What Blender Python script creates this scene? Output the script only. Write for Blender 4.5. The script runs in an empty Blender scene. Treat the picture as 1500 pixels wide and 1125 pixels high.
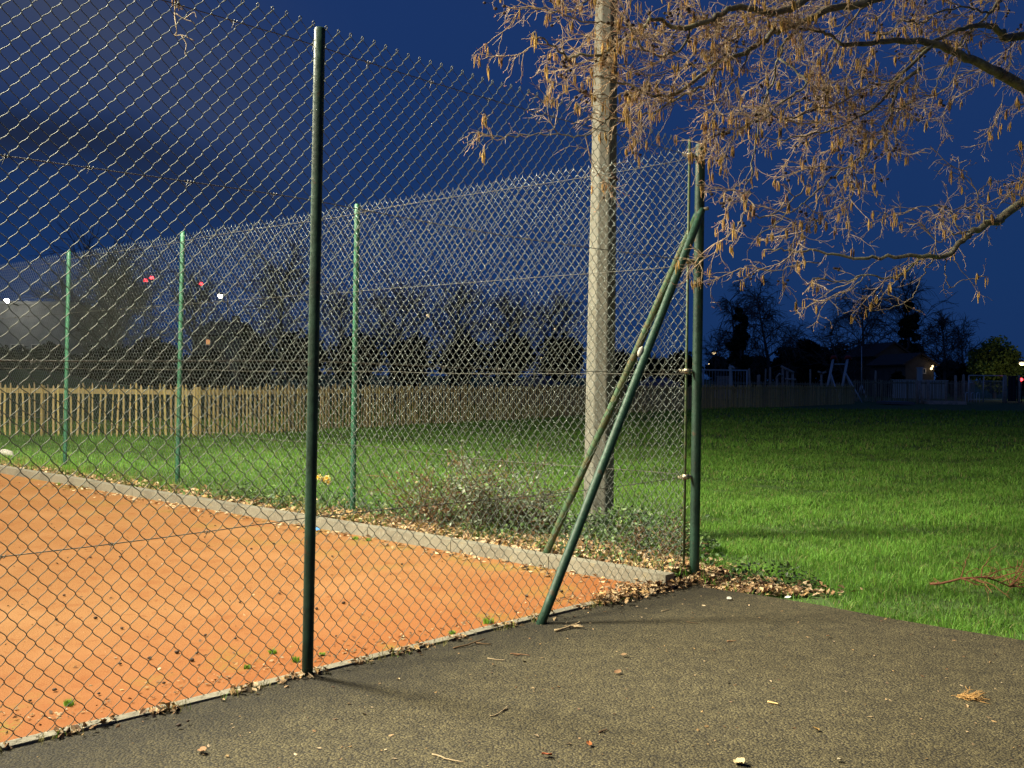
import bpy, math
import numpy as np
from mathutils import Matrix, Vector
R_ = math.radians
rng = np.random.default_rng(7)
S = bpy.context.scene
COL = S.collection

# ------------------------------------------------------------------ camera
CAM_H, PITCH, ROLL, F = 1.27, -0.44, 0.74, 1500.0
cd = bpy.data.cameras.new("camera"); cam = bpy.data.objects.new("camera", cd); COL.objects.link(cam)
cd.sensor_width = 36; cd.lens = 36; cd.clip_start = 0.05; cd.clip_end = 3000
RM = (Matrix.Rotation(R_(90 + PITCH), 3, 'X') @ Matrix.Rotation(R_(ROLL), 3, 'Z'))
cam.matrix_world = Matrix.Translation((0, 0, CAM_H)) @ RM.to_4x4()
S.camera = cam
RMn = np.array(RM)

# ------------------------------------------------------------------ exposure
S.view_settings.view_transform = 'Standard'; S.view_settings.look = 'None'
S.view_settings.exposure = 0; S.view_settings.gamma = 1

# ------------------------------------------------------------------ sky (dusk)
w = bpy.data.worlds.new("World"); S.world = w; w.use_nodes = True
nt = w.node_tree; N = nt.nodes; Lk = nt.links; N.clear()
wo = N.new('ShaderNodeOutputWorld'); bg = N.new('ShaderNodeBackground'); Lk.new(bg.outputs[0], wo.inputs[0])
tc = N.new('ShaderNodeTexCoord'); sep = N.new('ShaderNodeSeparateXYZ'); Lk.new(tc.outputs['Generated'], sep.inputs[0])
ramp = N.new('ShaderNodeValToRGB'); Lk.new(sep.outputs['Z'], ramp.inputs[0])
e = ramp.color_ramp.elements
e[0].position = 0.0; e[0].color = (.0085, .031, .112, 1)
e[1].position = 1.0; e[1].color = (.008, .02, .075, 1)
m = e.new(.10); m.color = (.0082, .033, .122, 1)
m = e.new(.33); m.color = (.0105, .0345, .132, 1)
# cloud in the western (left) sky: a dark bank with a paler veil above it
def mth(op, a, b=None):
    n_ = N.new('ShaderNodeMath'); n_.operation = op
    for k_, v_ in enumerate((a, b)):
        if v_ is None: continue
        if isinstance(v_, (int, float)): n_.inputs[k_].default_value = v_
        else: Lk.new(v_, n_.inputs[k_])
    return n_.outputs[0]
mp = N.new('ShaderNodeMapping'); mp.inputs['Rotation'].default_value = (0, R_(-14), 0); mp.inputs['Scale'].default_value = (2.2, 2.2, 7)
Lk.new(tc.outputs['Generated'], mp.inputs[0])
nz = N.new('ShaderNodeTexNoise'); nz.inputs['Scale'].default_value = 1.6; nz.inputs['Detail'].default_value = 4; nz.inputs['Roughness'].default_value = .5
Lk.new(mp.outputs[0], nz.inputs[0])
def band(z0, k, wd):
    d_ = mth('SUBTRACT', mth('ADD', sep.outputs['Z'], mth('MULTIPLY', sep.outputs['X'], k)), z0)
    d_ = mth('ADD', d_, mth('MULTIPLY', mth('SUBTRACT', nz.outputs['Fac'], .5), .16))
    return mth('POWER', 2.718, mth('MULTIPLY', mth('POWER', mth('DIVIDE', d_, wd), 2), -1))
mk = N.new('ShaderNodeMapRange'); mk.interpolation_type = 'SMOOTHSTEP'; mk.inputs['From Min'].default_value = -.10; mk.inputs['From Max'].default_value = -.42
Lk.new(sep.outputs['X'], mk.inputs['Value'])
mxa = N.new('ShaderNodeMixRGB'); Lk.new(mth('MULTIPLY', mth('MULTIPLY', band(.155, .42, .085), mk.outputs[0]), .95), mxa.inputs[0]); Lk.new(ramp.outputs[0], mxa.inputs[1]); mxa.inputs[2].default_value = (.046, .062, .118, 1)
mx = N.new('ShaderNodeMixRGB'); Lk.new(mth('MULTIPLY', mth('MULTIPLY', band(.105, .19, .045), mk.outputs[0]), .85), mx.inputs[0]); Lk.new(mxa.outputs[0], mx.inputs[1]); mx.inputs[2].default_value = (.0125, .019, .043, 1)
Lk.new(mx.outputs[0], bg.inputs[0]); bg.inputs[1].default_value = 1.0

# ------------------------------------------------------------------ helpers
def W(px, py, Y):
    """world point at distance Y seen at photograph pixel"""
    d = RMn @ np.array([(px - 750) / F, -(py - 562.5) / F, -1.0])
    return np.array([0, 0, CAM_H]) + d * (Y / d[1])
def G(px, py, z=0.0):
    d = RMn @ np.array([(px - 750) / F, -(py - 562.5) / F, -1.0])
    return np.array([0, 0, CAM_H]) + d * ((z - CAM_H) / d[2])

def props(o, label=None, cat=None, group=None, kind=None):
    if label: o['label'] = label
    if cat: o['category'] = cat
    if group: o['group'] = group
    if kind: o['kind'] = kind
    return o
def thing(name, loc, label, cat, group=None):
    o = bpy.data.objects.new(name, None); COL.objects.link(o); o.location = loc; o.empty_display_size = .2
    return props(o, label, cat, group)

class MB:
    def __init__(s): s.v = []; s.q = []; s.t = []; s.c = []; s.n = 0; s.sm = True; s.uc = False
    def add(s, v, q=None, t=None, col=(1, 1, 1)):
        v = np.asarray(v, float).reshape(-1, 3)
        s.v.append(v)
        if q is not None and len(q): s.q.append(np.asarray(q, int).reshape(-1, 4) + s.n)
        if t is not None and len(t): s.t.append(np.asarray(t, int).reshape(-1, 3) + s.n)
        cc = np.asarray(col, float)
        if cc.ndim == 1: cc = np.tile(cc, (len(v), 1))
        s.c.append(cc); s.n += len(v)
    def box(s, c, size, rz=0, col=(1, 1, 1), rx=0, ry=0):
        x, y, z = np.array(size) / 2
        v = np.array([[a, b, d] for a in (-x, x) for b in (-y, y) for d in (-z, z)])
        M = np.array((Matrix.Rotation(rz, 3, 'Z') @ Matrix.Rotation(ry, 3, 'Y') @ Matrix.Rotation(rx, 3, 'X')))
        v = v @ M.T + np.array(c)
        s.add(v, [(0, 1, 3, 2), (4, 6, 7, 5), (0, 4, 5, 1), (2, 3, 7, 6), (0, 2, 6, 4), (1, 5, 7, 3)], col=col)
    def tube(s, P, r, n=6, cap=True, col=(1, 1, 1)):
        P = np.asarray(P, float); k = len(P)
        r = np.broadcast_to(np.asarray(r, float), (k,))
        T = np.gradient(P, axis=0); T /= np.linalg.norm(T, axis=1)[:, None] + 1e-12
        ref = np.array([0, 0, 1.0]) if abs(T[:, 2]).mean() < .8 else np.array([1.0, 0, 0])
        A = np.cross(T, ref); A /= np.linalg.norm(A, axis=1)[:, None] + 1e-12
        B = np.cross(T, A)
        th = np.arange(n) * 2 * math.pi / n
        V = P[:, None] + r[:, None, None] * (np.cos(th)[None, :, None] * A[:, None] + np.sin(th)[None, :, None] * B[:, None])
        i = np.arange(k - 1)[:, None] * n; j = np.arange(n)[None]; j2 = (j + 1) % n
        q = np.stack([i + j, i + j2, i + n + j2, i + n + j], -1).reshape(-1, 4)
        V = V.reshape(-1, 3); t = []
        if cap:
            V = np.vstack([V, P[0], P[-1]]); a = k * n
            for jj in range(n):
                t.append((a, (jj + 1) % n, jj)); t.append((a + 1, (k - 1) * n + jj, (k - 1) * n + (jj + 1) % n))
        s.add(V, q, t, col)
    def build(s, name, mat, parent=None, smooth=True, loc=None, frame=None):
        v = np.vstack(s.v); off = np.zeros(3)
        if loc is not None: off = np.array(loc, float)
        elif frame is not None: off = np.array(frame.location)
        elif parent is not None: off = np.array(parent.location)
        v = v - off
        q = np.vstack(s.q) if s.q else np.zeros((0, 4), int)
        t = np.vstack(s.t) if s.t else np.zeros((0, 3), int)
        me = bpy.data.meshes.new(name)
        nl = len(q) * 4 + len(t) * 3
        me.vertices.add(len(v)); me.vertices.foreach_set('co', v.ravel().astype(np.float32))
        me.loops.add(nl); me.loops.foreach_set('vertex_index', np.concatenate([q.ravel(), t.ravel()]).astype(np.int32))
        np_ = len(q) + len(t); me.polygons.add(np_)
        ls = np.concatenate([np.arange(len(q)) * 4, len(q) * 4 + np.arange(len(t)) * 3]).astype(np.int32)
        me.polygons.foreach_set('loop_start', ls)
        me.polygons.foreach_set('use_smooth', np.full(np_, smooth, dtype=bool))
        ca = me.color_attributes.new('Col', 'FLOAT_COLOR', 'POINT')
        cc = np.vstack(s.c); ca.data.foreach_set('color', np.hstack([cc, np.ones((len(cc), 1))]).ravel().astype(np.float32))
        me.update(calc_edges=True); me.validate()
        me.materials.append(mat)
        o = bpy.data.objects.new(name, me); COL.objects.link(o)
        if parent is not None: o.parent = parent
        elif loc is not None: o.location = loc
        return o

def sub(o, parent, child):          # hang a built child (same frame as parent's frame) under a part
    child.parent = parent
    return child

# ------------------------------------------------------------------ materials
def mat(name, col, rough=.7, metal=0, noise=None, bump=None, attr=False, spec=.4, emit=None, estr=1, coord='Object', translucent=0):
    m = bpy.data.materials.new(name); m.use_nodes = True; t = m.node_tree; n = t.nodes; l = t.links
    b = n['Principled BSDF']
    b.inputs['Roughness'].default_value = rough; b.inputs['Metallic'].default_value = metal
    b.inputs['Specular IOR Level'].default_value = spec
    b.inputs['Base Color'].default_value = (*col, 1)
    src = None
    if attr:
        a = n.new('ShaderNodeVertexColor'); a.layer_name = 'Col'
        mm = n.new('ShaderNodeMixRGB'); mm.blend_type = 'MULTIPLY'; mm.inputs[0].default_value = 1
        mm.inputs[2].default_value = (*col, 1); l.new(a.outputs[0], mm.inputs[1]); src = mm.outputs[0]
    tcx = n.new('ShaderNodeTexCoord')
    if noise:
        for (sc, c2, lo, hi) in noise:
            z = n.new('ShaderNodeTexNoise'); z.inputs['Scale'].default_value = sc; z.inputs['Detail'].default_value = 4
            l.new(tcx.outputs[coord], z.inputs[0])
            r = n.new('ShaderNodeMapRange'); r.inputs['From Min'].default_value = lo; r.inputs['From Max'].default_value = hi
            l.new(z.outputs['Fac'], r.inputs['Value'])
            mm = n.new('ShaderNodeMixRGB'); l.new(r.outputs[0], mm.inputs[0])
            if src is None: mm.inputs[1].default_value = (*col, 1)
            else: l.new(src, mm.inputs[1])
            mm.inputs[2].default_value = (*c2, 1); src = mm.outputs[0]
    if src is not None: l.new(src, b.inputs['Base Color'])
    if bump:
        z = n.new('ShaderNodeTexNoise'); z.inputs['Scale'].default_value = bump[0]; z.inputs['Detail'].default_value = 4
        l.new(tcx.outputs[coord], z.inputs[0])
        bp = n.new('ShaderNodeBump'); bp.inputs['Strength'].default_value = bump[1]; bp.inputs['Distance'].default_value = bump[2]
        l.new(z.outputs['Fac'], bp.inputs['Height']); l.new(bp.outputs[0], b.inputs['Normal'])
    if emit:
        b.inputs['Emission Color'].default_value = (*emit, 1); b.inputs['Emission Strength'].default_value = estr
    if translucent:
        tr = n.new('ShaderNodeBsdfTranslucent'); ms = n.new('ShaderNodeMixShader'); ms.inputs[0].default_value = translucent
        if src is not None: l.new(src, tr.inputs[0])
        else: tr.inputs[0].default_value = (*col, 1)
        out = n['Material Output']
        l.new(b.outputs[0], ms.inputs[1]); l.new(tr.outputs[0], ms.inputs[2]); l.new(ms.outputs[0], out.inputs[0])
    return m

def asphalt_mat():
    m = bpy.data.materials.new('asphalt'); m.use_nodes = True; t = m.node_tree; n = t.nodes; l = t.links; b = n['Principled BSDF']
    tcx = n.new('ShaderNodeTexCoord'); P = tcx.outputs['Object']
    v = n.new('ShaderNodeTexVoronoi'); v.inputs['Scale'].default_value = 105; l.new(P, v.inputs[0])
    v2 = n.new('ShaderNodeTexVoronoi'); v2.inputs['Scale'].default_value = 210; l.new(P, v2.inputs[0])
    big = n.new('ShaderNodeTexNoise'); big.inputs['Scale'].default_value = .9; big.inputs['Detail'].default_value = 5; l.new(P, big.inputs[0])
    med = n.new('ShaderNodeTexNoise'); med.inputs['Scale'].default_value = 11; med.inputs['Detail'].default_value = 5; l.new(P, med.inputs[0])
    # stone colour by cell
    r1 = n.new('ShaderNodeValToRGB'); l.new(v.outputs['Color'], r1.inputs[0])
    e = r1.color_ramp.elements; e[0].color = (.054, .045, .022, 1); e[1].color = (.145, .123, .062, 1); e[1].position = .95
    a = e.new(.5); a.color = (.086, .073, .036, 1)
    # bitumen between stones
    r2 = n.new('ShaderNodeMapRange'); r2.inputs['From Min'].default_value = .42; r2.inputs['From Max'].default_value = .72; l.new(v.outputs['Distance'], r2.inputs['Value'])
    m1 = n.new('ShaderNodeMixRGB'); l.new(r2.outputs[0], m1.inputs[0]); l.new(r1.outputs[0], m1.inputs[1]); m1.inputs[2].default_value = (.018, .016, .011, 1)
    # algae film / worn patches
    r3 = n.new('ShaderNodeMapRange'); r3.inputs['From Min'].default_value = .38; r3.inputs['From Max'].default_value = .66; r3.inputs['To Max'].default_value = .5; l.new(big.outputs['Fac'], r3.inputs['Value'])
    m2 = n.new('ShaderNodeMixRGB'); m2.blend_type = 'MULTIPLY'; l.new(r3.outputs[0], m2.inputs[0]); l.new(m1.outputs[0], m2.inputs[1]); m2.inputs[2].default_value = (.62, .58, .46, 1)
    r4 = n.new('ShaderNodeMapRange'); r4.inputs['From Min'].default_value = .3; r4.inputs['From Max'].default_value = .7; r4.inputs['To Min'].default_value = .72; r4.inputs['To Max'].default_value = 1.25; l.new(med.outputs['Fac'], r4.inputs['Value'])
    m3 = n.new('ShaderNodeMixRGB'); m3.blend_type = 'MULTIPLY'; m3.inputs[0].default_value = 1; l.new(m2.outputs[0], m3.inputs[1]); l.new(r4.outputs[0], m3.inputs[2])
    # darker margin beside the kerb (kerb line x*nx+y*ny = d)
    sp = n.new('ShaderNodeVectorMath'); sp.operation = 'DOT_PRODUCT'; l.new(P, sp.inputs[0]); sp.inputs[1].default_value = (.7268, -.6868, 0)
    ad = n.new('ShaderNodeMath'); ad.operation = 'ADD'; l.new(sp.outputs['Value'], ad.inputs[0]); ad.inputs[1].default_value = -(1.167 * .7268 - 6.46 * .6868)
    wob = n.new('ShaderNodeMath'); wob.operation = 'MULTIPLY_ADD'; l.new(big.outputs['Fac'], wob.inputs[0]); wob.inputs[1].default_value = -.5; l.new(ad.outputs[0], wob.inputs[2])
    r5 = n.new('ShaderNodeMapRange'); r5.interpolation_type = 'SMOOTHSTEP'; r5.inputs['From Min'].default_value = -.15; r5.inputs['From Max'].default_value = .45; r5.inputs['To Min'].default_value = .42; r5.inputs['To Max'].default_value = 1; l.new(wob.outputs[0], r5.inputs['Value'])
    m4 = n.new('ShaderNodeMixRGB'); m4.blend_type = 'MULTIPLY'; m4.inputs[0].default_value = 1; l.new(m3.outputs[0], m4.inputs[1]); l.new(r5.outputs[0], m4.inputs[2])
    l.new(m4.outputs[0], b.inputs['Base Color'])
    b.inputs['Roughness'].default_value = .85; b.inputs['Specular IOR Level'].default_value = .35
    h = n.new('ShaderNodeMath'); h.operation = 'ADD'; l.new(v.outputs['Distance'], h.inputs[0])
    hm = n.new('ShaderNodeMath'); hm.operation = 'MULTIPLY'; l.new(v2.outputs['Distance'], hm.inputs[0]); hm.inputs[1].default_value = .4; l.new(hm.outputs[0], h.inputs[1])
    bp = n.new('ShaderNodeBump'); bp.invert = True; bp.inputs['Strength'].default_value = 1; bp.inputs['Distance'].default_value = .004
    l.new(h.outputs[0], bp.inputs['Height']); l.new(bp.outputs[0], b.inputs['Normal'])
    return m

def court_mat():
    m = bpy.data.materials.new('court_clay'); m.use_nodes = True; t = m.node_tree; n = t.nodes; l = t.links; b = n['Principled BSDF']
    tcx = n.new('ShaderNodeTexCoord'); P = tcx.outputs['Object']
    def noise(s, d=4):
        z = n.new('ShaderNodeTexNoise'); z.inputs['Scale'].default_value = s; z.inputs['Detail'].default_value = d; l.new(P, z.inputs[0]); return z.outputs['Fac']
    def rng_(x, a, b_, c=0, d=1):
        r = n.new('ShaderNodeMapRange'); l.new(x, r.inputs['Value']); r.inputs['From Min'].default_value = a; r.inputs['From Max'].default_value = b_
        r.inputs['To Min'].default_value = c; r.inputs['To Max'].default_value = d; return r.outputs[0]
    def mix(f, a, c2, mode='MIX'):
        x = n.new('ShaderNodeMixRGB'); x.blend_type = mode
        if isinstance(f, float): x.inputs[0].default_value = f
        else: l.new(f, x.inputs[0])
        if isinstance(a, tuple): x.inputs[1].default_value = (*a, 1)
        else: l.new(a, x.inputs[1])
        if isinstance(c2, tuple): x.inputs[2].default_value = (*c2, 1)
        else: l.new(c2, x.inputs[2])
        return x.outputs[0]
    base = mix(rng_(noise(.7), .35, .65), (.225, .100, .033), (.25, .122, .045))
    base = mix(rng_(noise(170, 3), .48, .66), base, (.135, .045, .013))
    base = mix(rng_(noise(260, 3), .54, .70), base, (.40, .24, .11))
    base = mix(rng_(noise(5), .54, .75, 0, .6), base, (.18, .058, .015))
    base = mix(rng_(noise(1.6, 6), .50, .70, 0, .5), base, (.29, .155, .066))
    base = mix(rng_(noise(14, 5), .60, .70, 0, .6), base, (.16, .055, .016))
    base = mix(rng_(noise(75, 3), .66, .72, 0, .8), base, (.12, .045, .015))
    # distance from far kerb -> mossy strip; from near kerb -> darker, redder strip
    def dist(nx, ny, px_, py_):
        d = n.new('ShaderNodeVectorMath'); d.operation = 'DOT_PRODUCT'; l.new(P, d.inputs[0]); d.inputs[1].default_value = (nx, ny, 0)
        a = n.new('ShaderNodeMath'); a.operation = 'ADD'; l.new(d.outputs['Value'], a.inputs[0]); a.inputs[1].default_value = -(nx * px_ + ny * py_); return a.outputs[0]
    dn = dist(-.7268, .6868, 1.167, 6.46)
    base = mix(rng_(dn, 1.5, .05, 0, .65), base, (.195, .058, .014))
    df = dist(-.664, -.748, .835, 6.27)
    mz = n.new('ShaderNodeMath'); mz.operation = 'MULTIPLY'; l.new(rng_(noise(2.3), .52, .66), mz.inputs[0]); l.new(rng_(df, 1.3, .2), mz.inputs[1])
    mz2 = n.new('ShaderNodeMath'); mz2.operation = 'MULTIPLY'; l.new(mz.outputs[0], mz2.inputs[0]); l.new(rng_(noise(45), .42, .6), mz2.inputs[1])
    base = mix(mz2.outputs[0], base, (.17, .15, .03))
    mz = n.new('ShaderNodeMath'); mz.operation = 'MULTIPLY'; l.new(rng_(noise(2.9), .56, .68), mz.inputs[0]); l.new(rng_(dn, .9, .2), mz.inputs[1])
    mz2 = n.new('ShaderNodeMath'); mz2.operation = 'MULTIPLY'; l.new(mz.outputs[0], mz2.inputs[0]); l.new(rng_(noise(50), .42, .6), mz2.inputs[1])
    base = mix(mz2.outputs[0], base, (.17, .13, .025))
    l.new(base, b.inputs['Base Color']); b.inputs['Roughness'].default_value = .9; b.inputs['Specular IOR Level'].default_value = .15
    bp = n.new('ShaderNodeBump'); bp.inputs['Strength'].default_value = .7; bp.inputs['Distance'].default_value = .004
    l.new(noise(130, 3), bp.inputs['Height']); l.new(bp.outputs[0], b.inputs['Normal'])
    return m

M = dict(
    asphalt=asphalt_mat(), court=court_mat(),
    soil=mat('lawn_soil', (.05, .105, .018), .95, noise=[(2.5, (.062, .12, .022), .4, .65), (30, (.05, .045, .022), .55, .72)], bump=(40, .6, .03)),
    blade=mat('grass_blade', (.115, .255, .034), .6, attr=True, spec=.3, translucent=.35),
    leafy=mat('leaf', (1, 1, 1), .55, attr=True, spec=.4, translucent=.25),
    litter=mat('dry_leaf', (1, 1, 1), .8, attr=True, spec=.2),
    kerb=mat('kerb_concrete', (.185, .172, .13), .85, noise=[(3, (.14, .128, .097), .42, .62), (14, (.22, .19, .12), .6, .75), (60, (.25, .235, .185), .55, .7)], bump=(60, .4, .004)),
    concrete=mat('pole_concrete', (.155, .152, .125), .85, noise=[(2.2, (.125, .122, .098), .42, .62), (9, (.10, .095, .07), .56, .75), (45, (.19, .185, .155), .58, .74)], bump=(70, .4, .004)),
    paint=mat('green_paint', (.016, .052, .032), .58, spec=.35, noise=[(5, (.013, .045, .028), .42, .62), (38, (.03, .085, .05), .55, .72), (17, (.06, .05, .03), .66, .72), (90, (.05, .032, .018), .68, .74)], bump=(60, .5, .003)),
    paintshade=mat('green_paint_shaded', (.014, .046, .029), .58, spec=.35, noise=[(5, (.008, .024, .016), .42, .62), (38, (.018, .05, .03), .55, .72), (17, (.045, .035, .02), .66, .72), (90, (.05, .03, .016), .66, .73)], bump=(60, .5, .003)),  # same fence green with shade put into the colour, for corner and near post
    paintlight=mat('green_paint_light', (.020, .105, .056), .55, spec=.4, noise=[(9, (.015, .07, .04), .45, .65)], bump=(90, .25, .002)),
    mossy=mat('mossy_paint', (.028, .07, .03), .75, noise=[(14, (.06, .06, .022), .45, .62), (50, (.13, .06, .02), .62, .74)], bump=(60, .5, .004)),
    barpaint=mat('bar_paint', (.05, .085, .04), .6, noise=[(25, (.10, .085, .045), .5, .68)]),
    wire=mat('mesh_wire', (.10, .115, .095), .65, metal=.0, spec=.2, noise=[(35, (.07, .08, .07), .5, .7)]),
    wirefar=mat('mesh_wire_far', (.15, .175, .165), .36, metal=.6, spec=.6),
    linew=mat('line_wire', (.075, .075, .062), .6, metal=.2),
    galv=mat('galvanised', (.42, .39, .30), .45, metal=.6, noise=[(70, (.22, .15, .09), .5, .68)]),
    bark=mat('bark', (.17, .155, .105), .9, noise=[(22, (.085, .08, .06), .45, .62), (8, (.20, .20, .10), .52, .7), (90, (.27, .26, .2), .6, .75)], bump=(70, .7, .01)),
    twig=mat('twig', (.37, .295, .195), .75, attr=True, spec=.3),
    catkin=mat('catkin', (1.15, 1.15, 1.15), .8, attr=True, spec=.15, bump=(600, .8, .004)),
    cone=mat('cone', (.045, .028, .018), .8),
    paling=mat('paling_wood', (.46, .36, .21), .85, attr=True, noise=[(7, (.30, .25, .16), .5, .75)]),
    sign=mat('timber', (.50, .43, .37), .85, attr=True, noise=[(6, (.3, .26, .22), .45, .7)]),
    steel=mat('pale_steel', (.62, .63, .64), .45, metal=.2),
    darkleaf=mat('dark_leaf', (.030, .042, .018), .7, attr=True, spec=.2),
    farbark=mat('far_bark', (.15, .135, .12), .9, attr=True, spec=.1),
    brick=mat('render_wall', (.11, .10, .09), .9, noise=[(1.5, (.085, .075, .065), .45, .65)]),
    roof=mat('roof_tile', (.075, .055, .045), .85, noise=[(5, (.05, .04, .035), .45, .65)], bump=(20, .5, .03)),
    greywall=mat('grey_cladding', (.30, .31, .30), .7, noise=[(2, (.24, .25, .25), .45, .65)]),
    white=mat('white_paint', (.62, .60, .55), .6),
    red=mat('red_plastic', (.45, .03, .02), .5),
    dark=mat('dark_metal', (.03, .03, .035), .5),
    glass=mat('window_glass', (.02, .025, .03), .08, spec=.6),
    car=mat('car_paint', (.20, .19, .26), .3, spec=.6), car2=mat('car_paint_dark', (.10, .11, .17), .3, spec=.6),
    rubber=mat('rubber', (.02, .02, .02), .8),
    flower=mat('petal', (.85, .68, .16), .6, attr=True, translucent=.3),
    blue=mat('blue_plastic', (.08, .28, .70), .35),
    stone=mat('pale_stone', (.33, .32, .28), .8),
    slab=mat('slab', (.13, .13, .15), .8),
    lampw=mat('lamp_glow_white', (1, 1, 1), emit=(1, .93, .8), estr=40),
    lampy=mat('lamp_glow_warm', (1, .8, .5), emit=(1, .72, .36), estr=3),
    lampo=mat('window_glow', (1, .6, .3), emit=(1, .45, .15), estr=1.2),
    lampr=mat('beacon_glow', (1, .1, .1), emit=(1, .05, .06), estr=6),
    flood=mat('floodlight_glow', (1, 1, 1), emit=(1, .93, .76), estr=60),
)

# ------------------------------------------------------------------ layout
C0 = np.array([1.167, 6.46, 0])                       # corner post
UN = np.array([-.6868, -.7268, 0])                    # near fence direction, away from the corner
UF = np.array([-.7258, .6879, 0])                     # far fence direction
NN = np.array([-.7268, .6868, 0])                     # near fence normal, court side
NF = np.array([-.6879, -.7258, 0])                    # far fence normal, court side
FH = 2.74
K0 = np.array([1.20, 5.95, 0]); KU = np.array([-6.3 - .835, 12.6 - 6.27, 0]); KU /= np.linalg.norm(KU)  # far kerb front line
K0 = np.array([.909, 6.187, 0])
KN = np.array([-KU[1], KU[0], 0]); KN = KN if KN[1] > 0 else -KN           # away from court
ASPH_Z = -.005
EDGE = [G(1028, 860, ASPH_Z), G(1070, 866, ASPH_Z), G(1115, 872, ASPH_Z), G(1200, 886, ASPH_Z), G(1300, 905, ASPH_Z), G(1400, 922, ASPH_Z), G(1500, 938, ASPH_Z)]

# ------------------------------------------------------------------ ground, court, path
def sheet(name, poly, z, m, kind='structure'):
    b = MB(); poly = np.asarray(poly, float)[:, :2]
    n = len(poly); v = np.hstack([poly, np.full((n, 1), z)])
    me = bpy.data.meshes.new(name); me.from_pydata(v.tolist(), [], [list(range(n))]); me.materials.append(m)
    if me.polygons[0].normal.z < 0: me.flip_normals()
    o = bpy.data.objects.new(name, me); COL.objects.link(o); props(o, kind=kind); return o
lawn = sheet('ground', [(-900, -900), (900, -900), (900, 1600), (-900, 1600)], -.045, M['soil'])
p_far = K0 + KU * 40; p_near = C0 + UN * 30
court = sheet('court', [K0[:2], p_far[:2], p_far[:2] + p_near[:2] - K0[:2], p_near[:2]], 0.0, M['court'])
edge_ext = [tuple(EDGE[-1][:2] + (EDGE[-1][:2] - EDGE[-2][:2]) * 20)]
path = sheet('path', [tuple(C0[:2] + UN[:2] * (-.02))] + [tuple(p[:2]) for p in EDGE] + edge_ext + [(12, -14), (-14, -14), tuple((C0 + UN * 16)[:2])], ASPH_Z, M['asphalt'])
# raised verge behind far kerb (soil bank the fence stands in)
vg = MB()
ts = np.linspace(0, 22, 90)
prof = [(.10, .045), (.25, .055), (.6, .055), (1.2, .03), (2.0, -.02), (2.6, -.06)]
vv = []
for t in ts:
    for (d, z) in prof:
        p = K0 + KU * t + KN * d; f_ = np.clip((1.45 - p[0]) / .3, 0, 1); vv.append((p[0], p[1], (z + .07) * f_ - .07 + (rng.random() - .5) * .02 * f_))
vv = np.array(vv); q = []
for i in range(len(ts) - 1):
    for j in range(len(prof) - 1): q.append((i * 6 + j, (i + 1) * 6 + j, (i + 1) * 6 + j + 1, i * 6 + j + 1))
vg.add(vv, q); o = vg.build('verge', M['soil']); props(o, kind='structure')

# kerbs: separate blocks with joints
kb = MB(); t = -.04
while t < 22:
    L = .915; a = K0 + KU * t; p = a + KU * (L / 2 - .003) + KN * .05
    kb.box((p[0], p[1], -.04 + (rng.random() - .5) * .006), (L - .006, .10, .24), math.atan2(KU[1], KU[0]) + (rng.random() - .5) * .004)
    t += L
o = kb.build('kerb', M['kerb'], smooth=False); props(o, kind='structure')
kb = MB(); t = .12
while t < 9:
    L = .915; p = C0 + UN * (t + L / 2) + NN * .012
    kb.box((p[0], p[1], -.1155 + (rng.random() - .5) * .004), (L - .006, .055, .24), math.atan2(UN[1], UN[0]) + (rng.random() - .5) * .004)
    t += L
o = kb.build('kerb', M['kerb'], smooth=False); props(o, kind='structure')

# ------------------------------------------------------------------ chain link fences
def link_mesh(mb, A, u, nrm, L, D, hd, H, z0, r, sides, tt, curl, seed):
    g = np.random.default_rng(seed)
    nw = int(L / (D / 2)); ns = int(round((H - z0) / (hd / 2)))
    tt = np.array(tt); ks = np.arange(nw)
    ph = g.random(4) * 6
    for k in ks:
        j = np.arange(ns)
        T = (j[:, None] + tt[None]).ravel(); T = np.append(T, ns)
        ji = np.minimum(T.astype(int), ns - 1); f = T - ji
        lat0 = np.where((ji + k) % 2 == 0, -1, 1); s = f - .10 * np.sin(2 * np.pi * f)
        lat = (lat0 + (-2 * lat0) * s) * D / 4 + k * D / 2
        side = np.where((ji + k) % 2 == 0, 1, -1) * np.sin(np.pi * np.clip(f, 0, 1)) ** .35 * r * 1.0
        z = H - T * hd / 2
        hh = 1 - (z - z0) / (H - z0)
        lat = lat + .006 * np.sin(lat * 5 + ph[0] + z * 3) + .004 * np.sin(z * 11 + ph[1] + lat * 9) * hh
        z = z + .006 * np.sin(lat * 3.1 + ph[2]) * (1 - hh * .5) + .004 * np.sin(lat * 13 + z * 7)
        side = side + .008 * np.sin(lat * 2.2 + ph[3]) * np.sin(z * 2.4)
        P = A[None] + u[None] * lat[:, None] + nrm[None] * side[:, None]; P[:, 2] = z
        mb.tube(P, r, sides, cap=False)
        if curl and k % 2 == 0:
            # knuckled top: short twisted curl above the apex
            top = P[0] + 0
            th = np.linspace(-.5, 5.2, 8)
            Q = top[None] + u[None] * (np.sin(th) * .0065)[:, None] + nrm[None] * (np.cos(th) * .003 + .002)[:, None]
            Q[:, 2] = top[2] + .006 - np.cos(th) * .0075
            mb.tube(Q, r * 1.15, sides, cap=False)
            Q = np.linspace(P[1] * .2 + P[0] * .8, P[1] * .1 + P[4] * .9, 5) + nrm[None] * .0025
            mb.tube(Q, r * 1.1, sides, cap=False)
        elif k % 2 == 0:
            th = np.array([0, .014])
            mb.tube(np.array([P[0], P[0] + [0, 0, .015]]) + u * .001, r, sides, cap=False)

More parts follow.
